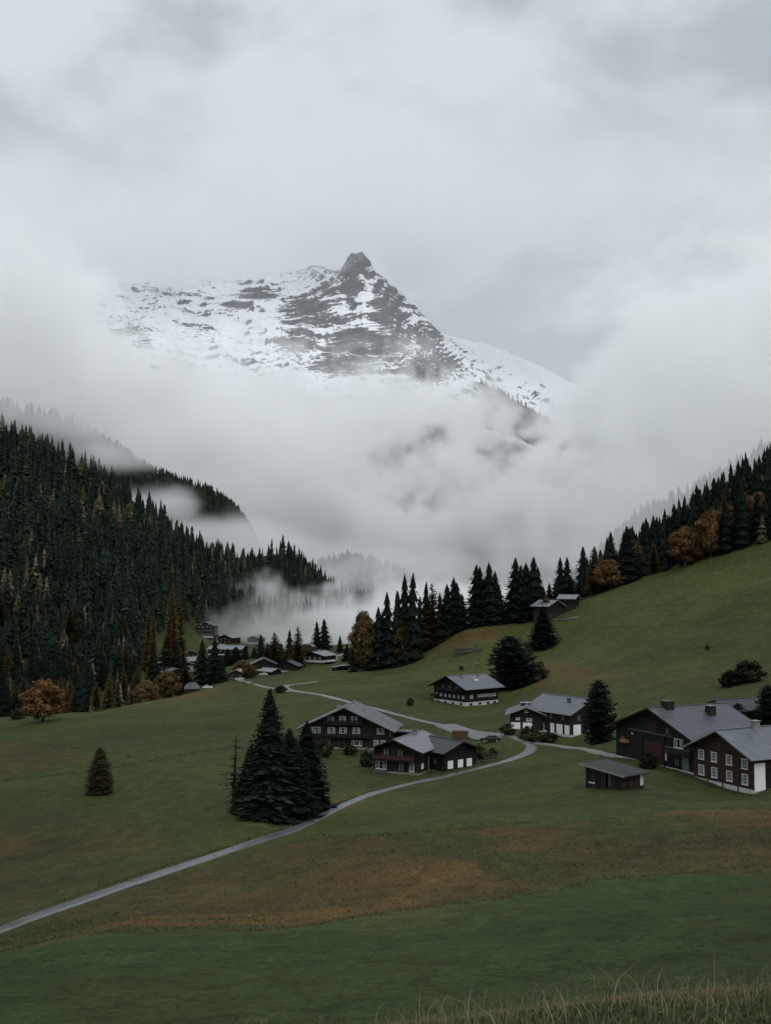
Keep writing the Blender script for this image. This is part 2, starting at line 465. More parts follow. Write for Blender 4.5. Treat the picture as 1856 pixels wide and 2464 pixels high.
tag(vf, kind='structure')

# ------------------------------------------------------------------ roads and tracks
def strip(name, pix, width, mat, lift=0.06, lo=20, wvar=0.025, hi=1300, world=None):
    pts = [hit(*p, lo=lo, hi=hi).xy for p in pix] if world is None else [Vector(p) for p in world]
    c_ = catmull(pts)
    wid = width if callable(width) else (lambda t: width)
    V = []
    N = 7
    for i, p in enumerate(c_):
        q = c_[min(i + 1, len(c_) - 1)] - c_[max(i - 1, 0)]
        nrm = Vector((-q.y, q.x)).normalized()
        w_ = wid(i / (len(c_) - 1))
        for k in range(N):
            u = (k / (N - 1) - 0.5) * w_ * (1 + wvar * float(vnoise(p.x * 0.35, p.y * 0.35 + (3 if k > 3 else 90), 4)))
            q_ = p + nrm * u
            V.append((q_.x, q_.y, 0))
    V = np.array(V)
    h = ground_h(V[:, 0], V[:, 1]).reshape(-1, N)
    h = 0.5 * h + 0.5 * h.mean(1, keepdims=True)       # graded across
    ker = np.ones(5) / 5
    hp = np.pad(h, ((4, 4), (0, 0)), 'edge')
    h = sum(hp[i:i + len(h)] for i in range(9)) / 9
    h[:, 0] -= 0.28; h[:, -1] -= 0.28; h[:, 1] -= 0.03; h[:, -2] -= 0.03
    V[:, 2] = h.ravel() + lift
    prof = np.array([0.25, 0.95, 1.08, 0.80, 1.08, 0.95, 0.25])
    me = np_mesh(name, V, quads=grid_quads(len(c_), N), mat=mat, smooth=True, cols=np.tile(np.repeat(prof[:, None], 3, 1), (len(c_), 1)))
    return link(name, me), c_
def road_mat(name, col, rough):
    m, n, l, b = new_mat(name)
    gm = n.new('ShaderNodeNewGeometry')
    f1 = nnode(n, l, 0.35, 5, 0.6, gm.outputs['Position'], 0.5)
    f2 = nnode(n, l, 9, 4, 0.7, gm.outputs['Position'])
    c = mixc(n, l, 1.0, ramp(n, l, f1, [(0.35, tuple(x * 0.72 for x in col)), (0.68, tuple(x * 1.25 for x in col))]), ramp(n, l, f2, [(0.3, 0.75), (0.7, 1.2)]), 'MULTIPLY')
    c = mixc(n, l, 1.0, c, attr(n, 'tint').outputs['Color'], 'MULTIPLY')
    l.new(c, b.inputs['Base Color'])
    l.new(ramp(n, l, f1, [(0.3, rough - 0.12), (0.7, rough + 0.15)]), b.inputs['Roughness'])
    b.inputs['Specular IOR Level'].default_value = 0.6
    bump(n, l, b, f2, 0.01, 0.5)
    return m
M_ROAD = road_mat('wet_road', (0.088, 0.094, 0.102), 0.36)
M_TRACK = road_mat('gravel_track', (0.15, 0.145, 0.13), 0.6)
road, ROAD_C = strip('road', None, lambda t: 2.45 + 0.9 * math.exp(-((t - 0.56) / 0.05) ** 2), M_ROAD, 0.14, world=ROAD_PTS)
tag(road, kind='structure')
ry, _ = strip('yard', [(1075, 1745), (1110, 1757), (1160, 1771), (1205, 1777)], lambda t: 6.5, M_ROAD, 0.17, lo=200)
tag(ry, kind='structure')
tr, _ = strip('track', [(1262, 1792), (1300, 1790), (1370, 1801), (1440, 1812), (1490, 1822)], 2.6, M_TRACK, 0.16, lo=170, hi=300)
tag(tr, kind='structure')
tr, _ = strip('track', [(700, 1665), (660, 1658), (620, 1648), (580, 1640), (560, 1636)], 2.6, M_TRACK, 0.2, lo=380, hi=620)
tag(tr, kind='structure')
tr, _ = strip('track', [(1330, 1492), (1365, 1490), (1395, 1484)], 3.0, M_ROAD, 0.2, lo=420, hi=560)
tag(tr, kind='structure')
tr, _ = strip('track', [(720, 1588), (770, 1586), (803, 1580), (830, 1572)], 3.0, M_TRACK, 0.2, lo=500, hi=760)
tag(tr, kind='structure')
# ------------------------------------------------------------------ the mountain
MP = [
    # skyline of the peak
    (860, 634, 6300), (832, 646, 6340), (888, 644, 6330), (918, 674, 6380), (960, 712, 6430), (1005, 750, 6480), (1055, 800, 6500), (1112, 850, 6520), (1175, 905, 6500), (1270, 958, 6400),
    (800, 660, 6460), (740, 660, 6600), (660, 672, 6750), (560, 686, 6850), (470, 698, 6900), (355, 682, 6900), (250, 705, 6900), (0, 680, 6900), (-500, 600, 6900),
    # second ridge behind
    (1150, 850, 7400), (1210, 852, 7500), (1290, 888, 7500), (1370, 932, 7450), (1420, 968, 7400), (1600, 1010, 7200), (2000, 960, 7000), (2400, 900, 7000),
    # arete towards the camera and the faces on both sides of it
    (905, 718, 6020), (935, 780, 5780), (965, 835, 5560), (985, 890, 5300),
    (850, 700, 6150), (820, 770, 5980), (800, 840, 5700), (760, 900, 5350), (880, 840, 5550), (870, 900, 5250),
    (740, 730, 6300), (700, 790, 6020), (660, 850, 5700), (620, 900, 5400),
    (600, 720, 6500), (540, 780, 6150), (480, 840, 5800), (460, 720, 6600), (400, 780, 6250), (340, 860, 5800), (300, 760, 6350), (250, 900, 5500), (100, 850, 5800), (-300, 800, 5900),
    (980, 800, 6000), (1020, 860, 5900), (1060, 905, 5750), (1100, 940, 5500), (1190, 965, 5700),
    # foot of the mountain, in the clouds
    (-400, 1050, 4400), (100, 1050, 4500), (400, 1040, 4500), (700, 1020, 4500), (950, 990, 4600), (1100, 1010, 4500), (1300, 1060, 4700), (1600, 1100, 4800), (2000, 1050, 4800),
    (-400, 1320, 3600), (200, 1330, 3600), (700, 1310, 3600), (1040, 1260, 3700), (1290, 1240, 3800), (1600, 1310, 3700), (2000, 1300, 3700),
    (-400, 1480, 2900), (300, 1490, 2900), (900, 1480, 2900), (1400, 1470, 2900), (2000, 1450, 2900), (300, 1520, 2500), (1400, 1520, 2500),
    # back side
    (-400, 720, 9000), (300, 760, 9000), (860, 780, 8800), (1300, 960, 9000), (2000, 1000, 9000),
]
_P, _S = [], []
for _x, _y, _d in MP:
    a, b_ = slope(_x, _y)
    _P.append((float(a) * _d / 1000, _d / 1000)); _S.append(float(b_) * _d)
MT = TPS(_P, _S, 1e-4)
_mpx = np.concatenate([np.linspace(-700, 150, 80)[:-1], np.linspace(150, 1450, 760), np.linspace(1450, 2500, 80)[1:]])
_mlr = np.concatenate([np.linspace(2500, 4800, 110)[:-1], np.linspace(4800, 7050, 520), np.linspace(7050, 9000, 50)[1:]])
MX = ((_mpx - 928) / F)[None, :] * _mlr[:, None]
MY = np.repeat(_mlr[:, None], len(_mpx), 1)
mx, my = MX.ravel(), MY.ravel()
h0 = MT(np.stack([mx / 1000, my / 1000], 1))
def ridged(x, y, cell, octs, seed):
    s = 0; a = 1
    for o in range(octs):
        s = s + a * (1 - 2 * np.abs(vnoise(x / cell + 5.1 * o, y / cell + 2.7 * o, seed + o)))
        cell *= 0.52; a *= 0.52
    return s
hi = sstep(250, 900, h0)
wx = mx + 90 * fbm2(mx, my, 420, 3, 71); wy = my + 90 * fbm2(mx, my, 420, 3, 72)
keep = 1 - 0.85 * np.exp(-(((mx - (858 - 928) / F * 6300) / 80) ** 2 + ((my - 6300) / 120) ** 2))
h = h0 + hi * keep * (30 * (ridged(wx * 1.3 + wy * 0.25, wy * 0.6, 420, 5, 61) - 0.5) + 6 * fbm2(mx, my, 70, 2, 66))
_kx = (mx - (859 - 928) / F * 6300 + 10 * fbm2(mx, my, 50, 2, 68)) / 105; _ky = (my - 6310) / 160
h += 66 * np.exp(-(_kx ** 2 + _ky ** 2) ** 2.2) + (1 - keep) * 40 * (ridged(mx, my, 55, 4, 67) - 0.5)
# inclined rock strata: ledges that hold snow and steps that do not
def terrace(h, per, amt, warp):
    t = (h + warp) / per
    f = t - np.floor(t)
    st = sstep(0.28, 0.72, f)
    return h + amt * per * (st - f)
side = sstep(-40, 60, mx - np.interp(my, [5300, 5560, 5780, 6020, 6300, 6600], [(985 - 928) / F * 5300, (965 - 928) / F * 5560, (935 - 928) / F * 5780, (905 - 928) / F * 6020, (862 - 928) / F * 6300, (862 - 928) / F * 6600]))          # right of the arete the beds dip steeply
dip = mx * (0.10 - 0.62 * side) + my * 0.05
wrp = 120 * fbm2(mx, my, 800, 4, 81) + dip
hs = sstep(650, 1000, h0) * keep
pat = 0.5 + 0.5 * np.clip(2.2 * fbm2(mx, my, 380, 3, 83), -1, 1)
h = h + hs * (0.25 + 0.75 * pat) * (terrace(h, 88, 0.34, wrp) - h)
h = h + hs * (0.3 + 0.7 * (1 - pat)) * (terrace(h, 29, 0.5, wrp * 1.15 + 16 * fbm2(mx, my, 160, 3, 85)) - h)
h = h + hs * 0.8 * (terrace(h, 13, 0.5, wrp * 1.3 + 9 * fbm2(mx, my, 70, 3, 86)) - h)
h += sstep(650, 1000, h0) * (7 * (ridged(wx + 0.35 * wy, wy * 0.3, 110, 3, 88) - 0.4) + 1.2 * fbm2(mx, my, 30, 2, 90))
# rocky places: steep faces where the photograph shows bare rock
mpx_, mpy_ = topx(mx, my, h)
ROCK = [((915, 705), (16, 30), 0.9), ((938, 765), (18, 36), 1.0), ((962, 822), (22, 34), 0.95), ((845, 700), (14, 46), 0.6), ((858, 622), (30, 30), 0.7), ((935, 745), (34, 62), 0.9), ((955, 800), (30, 50), 0.7), ((885, 838), (95, 42), 1.0), ((835, 876), (74, 30), 0.95), ((735, 755), (60, 36), 0.85),
        ((712, 828), (50, 22), 0.9), ((620, 709), (46, 12), 1.0), ((568, 735), (30, 12), 1.0), ((440, 705), (60, 8), 0.6), ((380, 695), (40, 8), 0.6), ((310, 800), (40, 14), 0.6), ((470, 790), (36, 10), 0.5), ((1035, 885), (68, 32), 1.0), ((1030, 815), (34, 30), 0.8), ((345, 825), (22, 16), 0.5),
        ((845, 690), (18, 50), 0.5), ((790, 700), (40, 20), 0.3), ((1010, 735), (30, 14), 0.35), ((760, 650), (70, 14), 0.3)]
rock = np.zeros(len(mx))
for (cx, cy_), (rx, ry_), k in ROCK:
    rock = np.maximum(rock, min(1, k * 1.05) * np.exp(-(((mpx_ - cx) / (rx * 1.2)) ** 2 + ((mpy_ - cy_) / (ry_ * 1.2)) ** 2) ** 2.0))
rock = np.where((my > 4900) & (my < 6900), rock, 0) + 0.10 * fbm2(mx, my, 200, 3, 93) + 0.10 * np.exp(-((mpx_ - 880) / 200) ** 2) * (mpy_ < 920)
snow = 0.55 * sstep(250, 700, h + 170 * fbm2(mx, my, 160, 4, 95)) + 0.45 * sstep(640, 860, h + 60 * fbm2(mx, my, 150, 4, 95))
m, n, l, b = new_mat('mountain_rock_and_snow')
gm = n.new('ShaderNodeNewGeometry')
sx = n.new('ShaderNodeSeparateXYZ'); l.new(gm.outputs['Normal'], sx.inputs[0])
ta = n.new('ShaderNodeSeparateColor'); l.new(attr(n, 'tint').outputs['Color'], ta.inputs[0])
f1 = nnode(n, l, 0.03, 8, 0.7, gm.outputs['Position'])
def beds(ang, sc, det, dist):
    vr = n.new('ShaderNodeVectorRotate'); vr.rotation_type = 'Y_AXIS'; vr.inputs['Angle'].default_value = R(ang)
    l.new(gm.outputs['Position'], vr.inputs['Vector'])
    q = n.new('ShaderNodeMapping'); q.inputs['Scale'].default_value = sc
    l.new(vr.outputs[0], q.inputs[0])
    return nnode(n, l, 1.0, det, 0.62, q.outputs[0], dist)
def both(sc, det, dist):
    m_ = n.new('ShaderNodeMix'); m_.data_type = 'FLOAT'
    l.new(ta.outputs[2], m_.inputs[0]); l.new(beds(7, sc, det, dist), m_.inputs[2]); l.new(beds(-36, sc, det, dist), m_.inputs[3])
    return m_.outputs[0]
f2 = both((0.0075, 0.0075, 0.115), 7, 0.35)
f4 = both((0.0035, 0.0035, 0.026), 7, 0.6)
f5 = beds(12, (0.030, 0.030, 0.0045), 6, 0.4)
# steepness + bare-rock bias + broken edge
s1 = mathn(n, l, 'MULTIPLY_ADD', ta.outputs[0], -0.50, sx.outputs[2])
s2 = mathn(n, l, 'MULTIPLY_ADD', mathn(n, l, 'SUBTRACT', f1, 0.5), 0.30, s1)
s3 = mathn(n, l, 'MULTIPLY_ADD', mathn(n, l, 'SUBTRACT', f2, 0.5), mathn(n, l, 'MULTIPLY_ADD', ta.outputs[0], 0.9, 0.75), s2)
s3 = mathn(n, l, 'MULTIPLY_ADD', mathn(n, l, 'SUBTRACT', f4, 0.5), 0.62, s3)
s3 = mathn(n, l, 'MULTIPLY_ADD', mathn(n, l, 'SUBTRACT', f5, 0.5), 0.62, s3)
cover = mathn(n, l, 'MULTIPLY', ramp(n, l, s3, [(0.425, 0.0), (0.49, 1.0)]), ta.outputs[1])
rockc = ramp(n, l, f2, [(0.3, (0.075, 0.080, 0.090)), (0.7, (0.17, 0.17, 0.178))])
wood_ = ramp(n, l, f1, [(0.35, (0.02, 0.028, 0.024)), (0.65, (0.055, 0.06, 0.05))])
rockc = mixc(n, l, ta.outputs[1], wood_, rockc)
l.new(mixc(n, l, cover, rockc, (0.80, 0.82, 0.85)), b.inputs['Base Color'])
b.inputs['Roughness'].default_value = 0.9
b.inputs['Specular IOR Level'].default_value = 0.1
bump(n, l, b, mathn(n, l, 'ADD', f1, f2), 9.0, 0.9)
M_MTN = m
tint = np.stack([np.clip(rock, 0, 1), snow, side], 1)
mountain = link('mountain', np_mesh('mountain', np.stack([mx, my, h], 1), quads=grid_quads(len(_mlr), len(_mpx)), mat=m, smooth=False, cols=tint))
tag(mountain, kind='structure')
MTN_H = h.reshape(MX.shape)

# ------------------------------------------------------------------ wooded ridges further up the valley
M_HILL = simple_mat('forest_floor', (0.035, 0.038, 0.026), 0.95, 0.05, 0.4, 0.02)
HILLS = []
def ridge(name, line, back, front, foot, seed):
    """a wooded spur: crest through the given pixels and distances, falling away on both sides"""
    C = catmull([pt(*p) for p in line], 10)
    V = []
    K = 24
    for i, c_ in enumerate(C):
        for k in range(K):
            t = k / (K - 1) * 2 - 1              # -1 front .. +1 back
            dy = t * (front if t < 0 else back)
            drop = abs(t) ** 1.15
            z_ = c_.z * (1 - drop) + foot * drop
            V.append((c_.x + dy * 0.05, c_.y + dy, z_))
    V = np.array(V)
    V[:, 2] += 9 * fbm2(V[:, 0], V[:, 1], 150, 4, seed)
    o = link(name, np_mesh(name, V, quads=grid_quads(len(C), K), mat=M_HILL, smooth=True))
    tag(o, kind='structure')
    HILLS.append((V.reshape(len(C), K, 3)))
    return o
ridge('hill', [(-300, 900, 2100), (100, 985, 2150), (275, 1085, 2200), (345, 1132, 2200), (430, 1165, 2250), (510, 1190, 2300), (570, 1235, 2300), (620, 1330, 2350), (680, 1420, 2400)], 700, 700, -60, 101)
ridge('hill', [(560, 1420, 1500), (690, 1400, 1550), (760, 1370, 1600), (850, 1355, 1650), (930, 1375, 1680), (1000, 1410, 1700), (1090, 1470, 1750)], 300, 350, -70, 102)
ridge('hill', [(1240, 1520, 1250), (1330, 1445, 1250), (1440, 1350, 1230), (1560, 1240, 1220), (1700, 1170, 1200), (1856, 1075, 1180), (2200, 900, 1150)], 350, 330, -70, 103)
knoll = ridge('hill', [(990, 1010, 4640), (1050, 960, 4650), (1100, 925, 4660), (1135, 911, 4680), (1180, 928, 4680), (1225, 951, 4690), (1275, 975, 4700), (1330, 1020, 4720), (1380, 1080, 4720)], 420, 420, 300, 104)
kv = HILLS[-1].reshape(-1, 3)
knoll.data.materials[0] = M_MTN
ca = knoll.data.attributes.new('tint', 'FLOAT_COLOR', 'POINT')
kpx, kpy = topx(kv[:, 0], kv[:, 1], kv[:, 2])
c4 = np.ones((len(kv), 4), np.float32)
c4[:, 0] = 0.55 + 0.5 * fbm2(kv[:, 0], kv[:, 1], 70, 3, 7)
c4[:, 1] = sstep(1175, 1135, kpx + 25 * fbm2(kv[:, 0], kv[:, 1], 60, 3, 8))
ca.data.foreach_set('color', c4.ravel())
# ------------------------------------------------------------------ mist and low cloud
NR = np.random.default_rng(20)
def up_matrix(n_in, n_out, off):
    x = off + np.linspace(0, n_in - 2.001 - off, n_out)
    i = x.astype(int); t = x - i; t = t * t * (3 - 2 * t)
    M = np.zeros((n_out, n_in), np.float32)
    M[np.arange(n_out), i] = 1 - t; M[np.arange(n_out), i + 1] += t
    return M
def fbm3(shape, size, cell, octs, gain=0.5, billow=False, aspect=(1, 1, 1)):
    out = np.zeros(shape, np.float32); a = 1; tot = 0
    for o in range(octs):
        c = cell / 2 ** o
        n_ = [max(3, int(s / (c * q)) + 3) for s, q in zip(size, aspect)]
        g = NR.standard_normal(n_).astype(np.float32)
        for ax in range(3):
            g = np.moveaxis(np.tensordot(up_matrix(n_[ax], shape[ax], NR.random()), g, axes=(1, ax)), 0, ax)
        out += a * ((1.1 - 2.2 * np.abs(g)) if billow else g); tot += a * a; a *= gain
    return out / math.sqrt(tot)
def volume(name, lo, hi, vox, fn, mat, label):
    lo = np.array(lo, float); hi = np.array(hi, float)
    n_ = np.maximum(3, ((hi - lo) / vox).astype(int) + 1); hi = lo + (n_ - 1) * vox
    ax = [np.linspace(lo[i], hi[i], n_[i], dtype=np.float32) for i in range(3)]
    X, Y, Z = ax[0][:, None, None], ax[1][None, :, None], ax[2][None, None, :]
    D = np.clip(fn(X, Y, Z, tuple(int(q) for q in n_), hi - lo), 0, None).astype(np.float32)
    # fade at the domain's faces
    for k in range(3):
        q = np.minimum(np.arange(n_[k]), np.arange(n_[k])[::-1]) / max(2.0, n_[k] * 0.06)
        s_ = [1, 1, 1]; s_[k] = -1
        if not (k == 2): D *= np.clip(q, 0, 1).reshape(s_).astype(np.float32)
        else: D *= np.clip(np.arange(n_[k])[::-1] / max(2.0, n_[k] * 0.06), 0, 1).reshape(s_).astype(np.float32)
    me = bpy.data.meshes.new(name); me.vertices.add(D.size)
    at = me.attributes.new('field', 'FLOAT', 'POINT')
    at.data.foreach_set('value', np.ascontiguousarray(D.transpose(2, 1, 0)).ravel())
    ob = link(name, me)
    ng = bpy.data.node_groups.new(name, 'GeometryNodeTree')
    ng.interface.new_socket('Geometry', in_out='INPUT', socket_type='NodeSocketGeometry')
    ng.interface.new_socket('Geometry', in_out='OUTPUT', socket_type='NodeSocketGeometry')
    N, L = ng.nodes, ng.links
    gi = N.new('NodeGroupInput'); go = N.new('NodeGroupOutput'); vc = N.new('GeometryNodeVolumeCube')
    pos = N.new('GeometryNodeInputPosition')
    def vm(op, a, v):
        q = N.new('ShaderNodeVectorMath'); q.operation = op; L.new(a, q.inputs[0])
        if v is not None: q.inputs[1].default_value = v
        return q.outputs[0]
    p = vm('FLOOR', vm('ADD', vm('DIVIDE', vm('SUBTRACT', pos.outputs[0], lo), (vox,) * 3), (.5,) * 3), None)
    sep = N.new('ShaderNodeSeparateXYZ'); L.new(p, sep.inputs[0])
    def im(op, a, b_):
        q = N.new('FunctionNodeIntegerMath'); q.operation = op
        for k, v in ((0, a), (1, b_)):
            if isinstance(v, int): q.inputs[k].default_value = v
            else: L.new(v, q.inputs[k])
        return q.outputs[0]
    idx = im('ADD', sep.outputs[0], im('MULTIPLY', im('ADD', sep.outputs[1], im('MULTIPLY', sep.outputs[2], int(n_[1]))), int(n_[0])))
    na = N.new('GeometryNodeInputNamedAttribute'); na.data_type = 'FLOAT'; na.inputs[0].default_value = 'field'
    si = N.new('GeometryNodeSampleIndex'); si.data_type = 'FLOAT'; si.clamp = True
    L.new(gi.outputs[0], si.inputs['Geometry']); L.new(na.outputs[0], si.inputs['Value']); L.new(idx, si.inputs['Index'])
    L.new(si.outputs[0], vc.inputs['Density'])
    vc.inputs['Min'].default_value = lo; vc.inputs['Max'].default_value = hi
    for k, a_ in enumerate('XYZ'): vc.inputs['Resolution ' + a_].default_value = int(n_[k])
    sm = N.new('GeometryNodeSetMaterial'); sm.inputs['Material'].default_value = mat
    L.new(vc.outputs[0], sm.inputs[0]); L.new(sm.outputs[0], go.inputs[0])
    md = ob.modifiers.new('mist', 'NODES'); md.node_group = ng
    tag(ob, label, 'mist', kind='stuff')
    return ob
def mist_mat(name, dens, col=(0.993, 0.997, 1.0), g=0.1):
    m = bpy.data.materials.new(name); m.use_nodes = True
    nt = m.node_tree; nt.nodes.clear()
    pv = nt.nodes.new('ShaderNodeVolumePrincipled'); o = nt.nodes.new('ShaderNodeOutputMaterial')
    nt.links.new(pv.outputs[0], o.inputs['Volume'])
    pv.inputs['Color'].default_value = (*col, 1)
    pv.inputs['Density'].default_value = dens
    pv.inputs['Anisotropy'].default_value = g
    return m
def line_h(pts, D):
    """heights of a line given in pixels, at distance D, as a function of world x"""
    w_ = [pt(x, y, D) for x, y in pts]
    xs = np.array([p.x for p in w_]); zs = np.array([p.z for p in w_])
    return lambda x: np.interp(x, xs, zs).astype(np.float32)
def blobs(X, Y, Z, items):
    """union of soft ellipsoids (pixel x, pixel y, distance, rx, ry, rz) -> 1 at the centre, 0 at the rim"""
    s = None
    for (px, py, D, rx, ry_, rz) in items:
        c = pt(px, py, D)
        d = 1 - np.sqrt(((X - c.x) / rx) ** 2 + ((Y - c.y) / ry_) ** 2 + ((Z - c.z) / rz) ** 2)
        s = d if s is None else np.maximum(s, d)
    return s

# the cloud bank that wraps the foot and flanks of the mountain
BANK_TOP = line_h([(-900, 380), (-300, 480), (0, 560), (200, 630), (290, 720), (330, 880), (390, 915), (440, 870), (520, 848), (600, 880), (680, 930), (760, 960), (900, 968), (1000, 970), (1080, 990), (1150, 1008), (1250, 1005), (1340, 975), (1400, 890), (1450, 790), (1520, 690), (1620, 640), (1856, 700), (2500, 560)], 4000)
def bank(X, Y, Z, shp, size):
    big = fbm3(shp, size, 900, 3, 0.5)
    det = fbm3(shp, size, 280, 5, 0.62, True)
    gap = fbm3(shp, size, 105, 4, 0.6, False, (1.25, 9, 1)); gap /= gap.std()
    yk = np.clip(1 - ((Y - 3700) / 1150) ** 2, 0, 1)
    top = BANK_TOP(X[:, 0, 0])[:, None, None]
    s = (top * (0.25 + 0.75 * yk) - Z) / 150
    s = np.minimum(s, (Y - 2950) / 170) + 0.50 * big + 0.85 * det
    thin = blobs(X, Y, Z, [(1010, 1060, 3500, 190, 1500, 200), (1230, 1110, 3500, 300, 1500, 170), (1040, 1205, 3500, 140, 1500, 60), (650, 955, 3900, 100, 1200, 60), (790, 950, 3900, 90, 1200, 40)])
    s = np.minimum(s, 1.5) - 3.2 * sstep(-0.45, 0.25, thin) * sstep(0.35, 1.35, gap + 0.8 * np.clip(thin, -0.5, 0.6))
    d = sstep(0.0, 0.9, s) * (0.55 + 0.45 * np.clip(det, -1, 1))
    return d * np.sqrt(yk) + 0.012 * yk * (Z < 1300)
M_BANK = mist_mat('cloud_bank', 0.0062)
volume('cloud_bank', (-2300, 2550, -60), (2200, 4860, 1500), 16, bank, M_BANK, 'pale cloud bank wrapped round the foot of the snowy mountain')

# the cloud deck that hides the summit ridge
DECK = line_h([(-900, 600), (0, 640), (300, 662), (450, 676), (600, 664), (700, 645), (780, 632), (830, 622), (865, 612), (900, 618), (950, 650), (1010, 672), (1100, 660), (1250, 575), (1500, 520), (2500, 480)], 6500)
def deck(X, Y, Z, shp, size):
    big = fbm3(shp, size, 800, 3, 0.5)
    det = fbm3(shp, size, 300, 4, 0.55, True)
    bot = DECK(X[:, 0, 0])[:, None, None]
    s = (Z - bot) / 90 + 0.30 * big + 0.40 * det
    cap = blobs(X, Y, Z, [(700, 652, 6000, 260, 260, 52), (560, 668, 6150, 300, 260, 44), (420, 672, 6300, 320, 260, 44), (800, 628, 6050, 150, 220, 40), (880, 596, 6080, 150, 200, 34), (960, 630, 6150, 150, 200, 30)])
    s = np.maximum(s, 1.5 * cap + 0.45 * det)
    up = 1 - sstep(2050, 2950, Z + 330 * big)
    yk = np.clip(1 - ((Y - 6800) / 1300) ** 2, 0, 1)
    pat = 0.35 + 0.65 * sstep(-0.7, 0.9, big + 0.6 * det)
    return sstep(-0.2, 1.5, s) * pat * up * yk + 0.022 * yk * (Z > 600)
M_DECK = mist_mat('cloud_deck', 0.0040, (0.955, 0.962, 0.968), 0.30)  # absorbing grey colour paints in the darkness under a thicker cloud
volume('cloud_deck', (-3600, 5600, 900), (3400, 8200, 3000), 34, deck, M_DECK, 'grey cloud deck hiding the summit ridge of the mountain')

# wisps along the wooded ridge on the left and behind it
def wisps_left(X, Y, Z, shp, size):
    det = fbm3(shp, size, 150, 5, 0.58, True)
    big = fbm3(shp, size, 420, 2, 0.5)
    s = blobs(X, Y, Z, [(60, 950, 1000, 150, 120, 45), (-150, 900, 1000, 200, 160, 90), (40, 985, 830, 60, 40, 15), (150, 1035, 840, 40, 40, 14), (260, 1090, 900, 35, 50, 16), (230, 1050, 1100, 60, 150, 26), (330, 1225, 1400, 90, 200, 26), (420, 1210, 1500, 40, 160, 26), (480, 1285, 1500, 110, 250, 26), (600, 1310, 1500, 100, 250, 26), (700, 1330, 1450, 80, 200, 22),
                        (760, 1390, 1350, 70, 120, 22), (300, 1105, 1760, 80, 110, 20), (450, 1205, 1760, 70, 110, 20), (575, 1262, 1760, 80, 120, 34), (160, 1010, 1760, 120, 110, 24), (900, 1400, 1480, 120, 160, 40), (1010, 1380, 1480, 140, 200, 40), (640, 1330, 1230, 60, 80, 18)])
    d = sstep(-0.12, 0.75, s + 0.20 * big + 0.30 * det)
    return d
M_WISP = mist_mat('valley_mist', 0.008)
volume('mist', (-760, 760, -60), (200, 1900, 330), 10, wisps_left, M_WISP, 'wisps of mist trailing along the wooded ridge')

# mist lying over the valley floor behind the village
VT = line_h([(420, 1560), (465, 1505), (518, 1465), (565, 1450), (612, 1420), (640, 1412), (660, 1428), (685, 1458), (737, 1440), (768, 1428), (862, 1432), (909, 1412), (1000, 1400), (1100, 1420), (1300, 1440), (1500, 1430)], 900)
def valley(X, Y, Z, shp, size):
    det = fbm3(shp, size, 46, 5, 0.62, True)
    big = fbm3(shp, size, 160, 2, 0.5)
    top = VT(X[:, 0, 0])[:, None, None]
    yk = np.clip(1 - ((Y - 940) / 190) ** 2, 0, 1)
    rise = -50 + (top + 50) * yk
    s = (rise - Z) / 15 + 1.0 * det + 0.4 * big
    thin = 0.55 + 0.45 * sstep(-110, 20, X + 20 * big)
    return sstep(0.0, 1.2, s) * yk * thin
M_VALLEY = mist_mat('ground_mist', 0.034)
volume('mist', (-190, 760, -50), (260, 1130, 25), 3, valley, M_VALLEY, 'low mist drifting over the valley floor behind the village')

# mist on the hillside to the right
def wisps_right(X, Y, Z, shp, size):
    det = fbm3(shp, size, 110, 5, 0.6, True)
    big = fbm3(shp, size, 300, 2, 0.5)
    s = blobs(X, Y, Z, [(1340, 1440, 980, 60, 150, 26), (1430, 1340, 960, 70, 150, 34), (1530, 1260, 960, 80, 150, 36), (1650, 1180, 960, 80, 150, 36), (1760, 1110, 960, 90, 150, 36), (1900, 1020, 960, 130, 150, 60)])
    return sstep(-0.1, 0.8, s + 0.2 * big + 0.28 * det)
M_WR = mist_mat('hillside_mist', 0.0055)
volume('mist', (90, 780, -50), (520, 1160, 210), 8, wisps_right, M_WR, 'thin mist drifting across the wooded hillside above the pasture')
# ------------------------------------------------------------------ trees
TR = np.random.default_rng(77)
m, n, l, b = new_mat('foliage')
oi = n.new('ShaderNodeObjectInfo')
c = mixc(n, l, 1.0, attr(n, 'tint').outputs['Color'], ramp(n, l, oi.outputs['Random'], [(0, 0.72), (1, 1.25)]), 'MULTIPLY')
l.new(c, b.inputs['Base Color'])
b.inputs['Roughness'].default_value = 0.7
b.inputs['Specular IOR Level'].default_value = 0.02
M_LEAF = m
M_BARK = simple_mat('bark', (0.055, 0.045, 0.038), 0.9, 0.1, 0.4, 4, 0.02, 12)
SPRUCE = np.array((0.0138, 0.0205, 0.0160)); LARCH = np.array((0.105, 0.074, 0.030)); RUST = np.array((0.108, 0.061, 0.027)); OLIVE = np.array((0.050, 0.046, 0.022)); BUSHG = np.array((0.022, 0.026, 0.015))

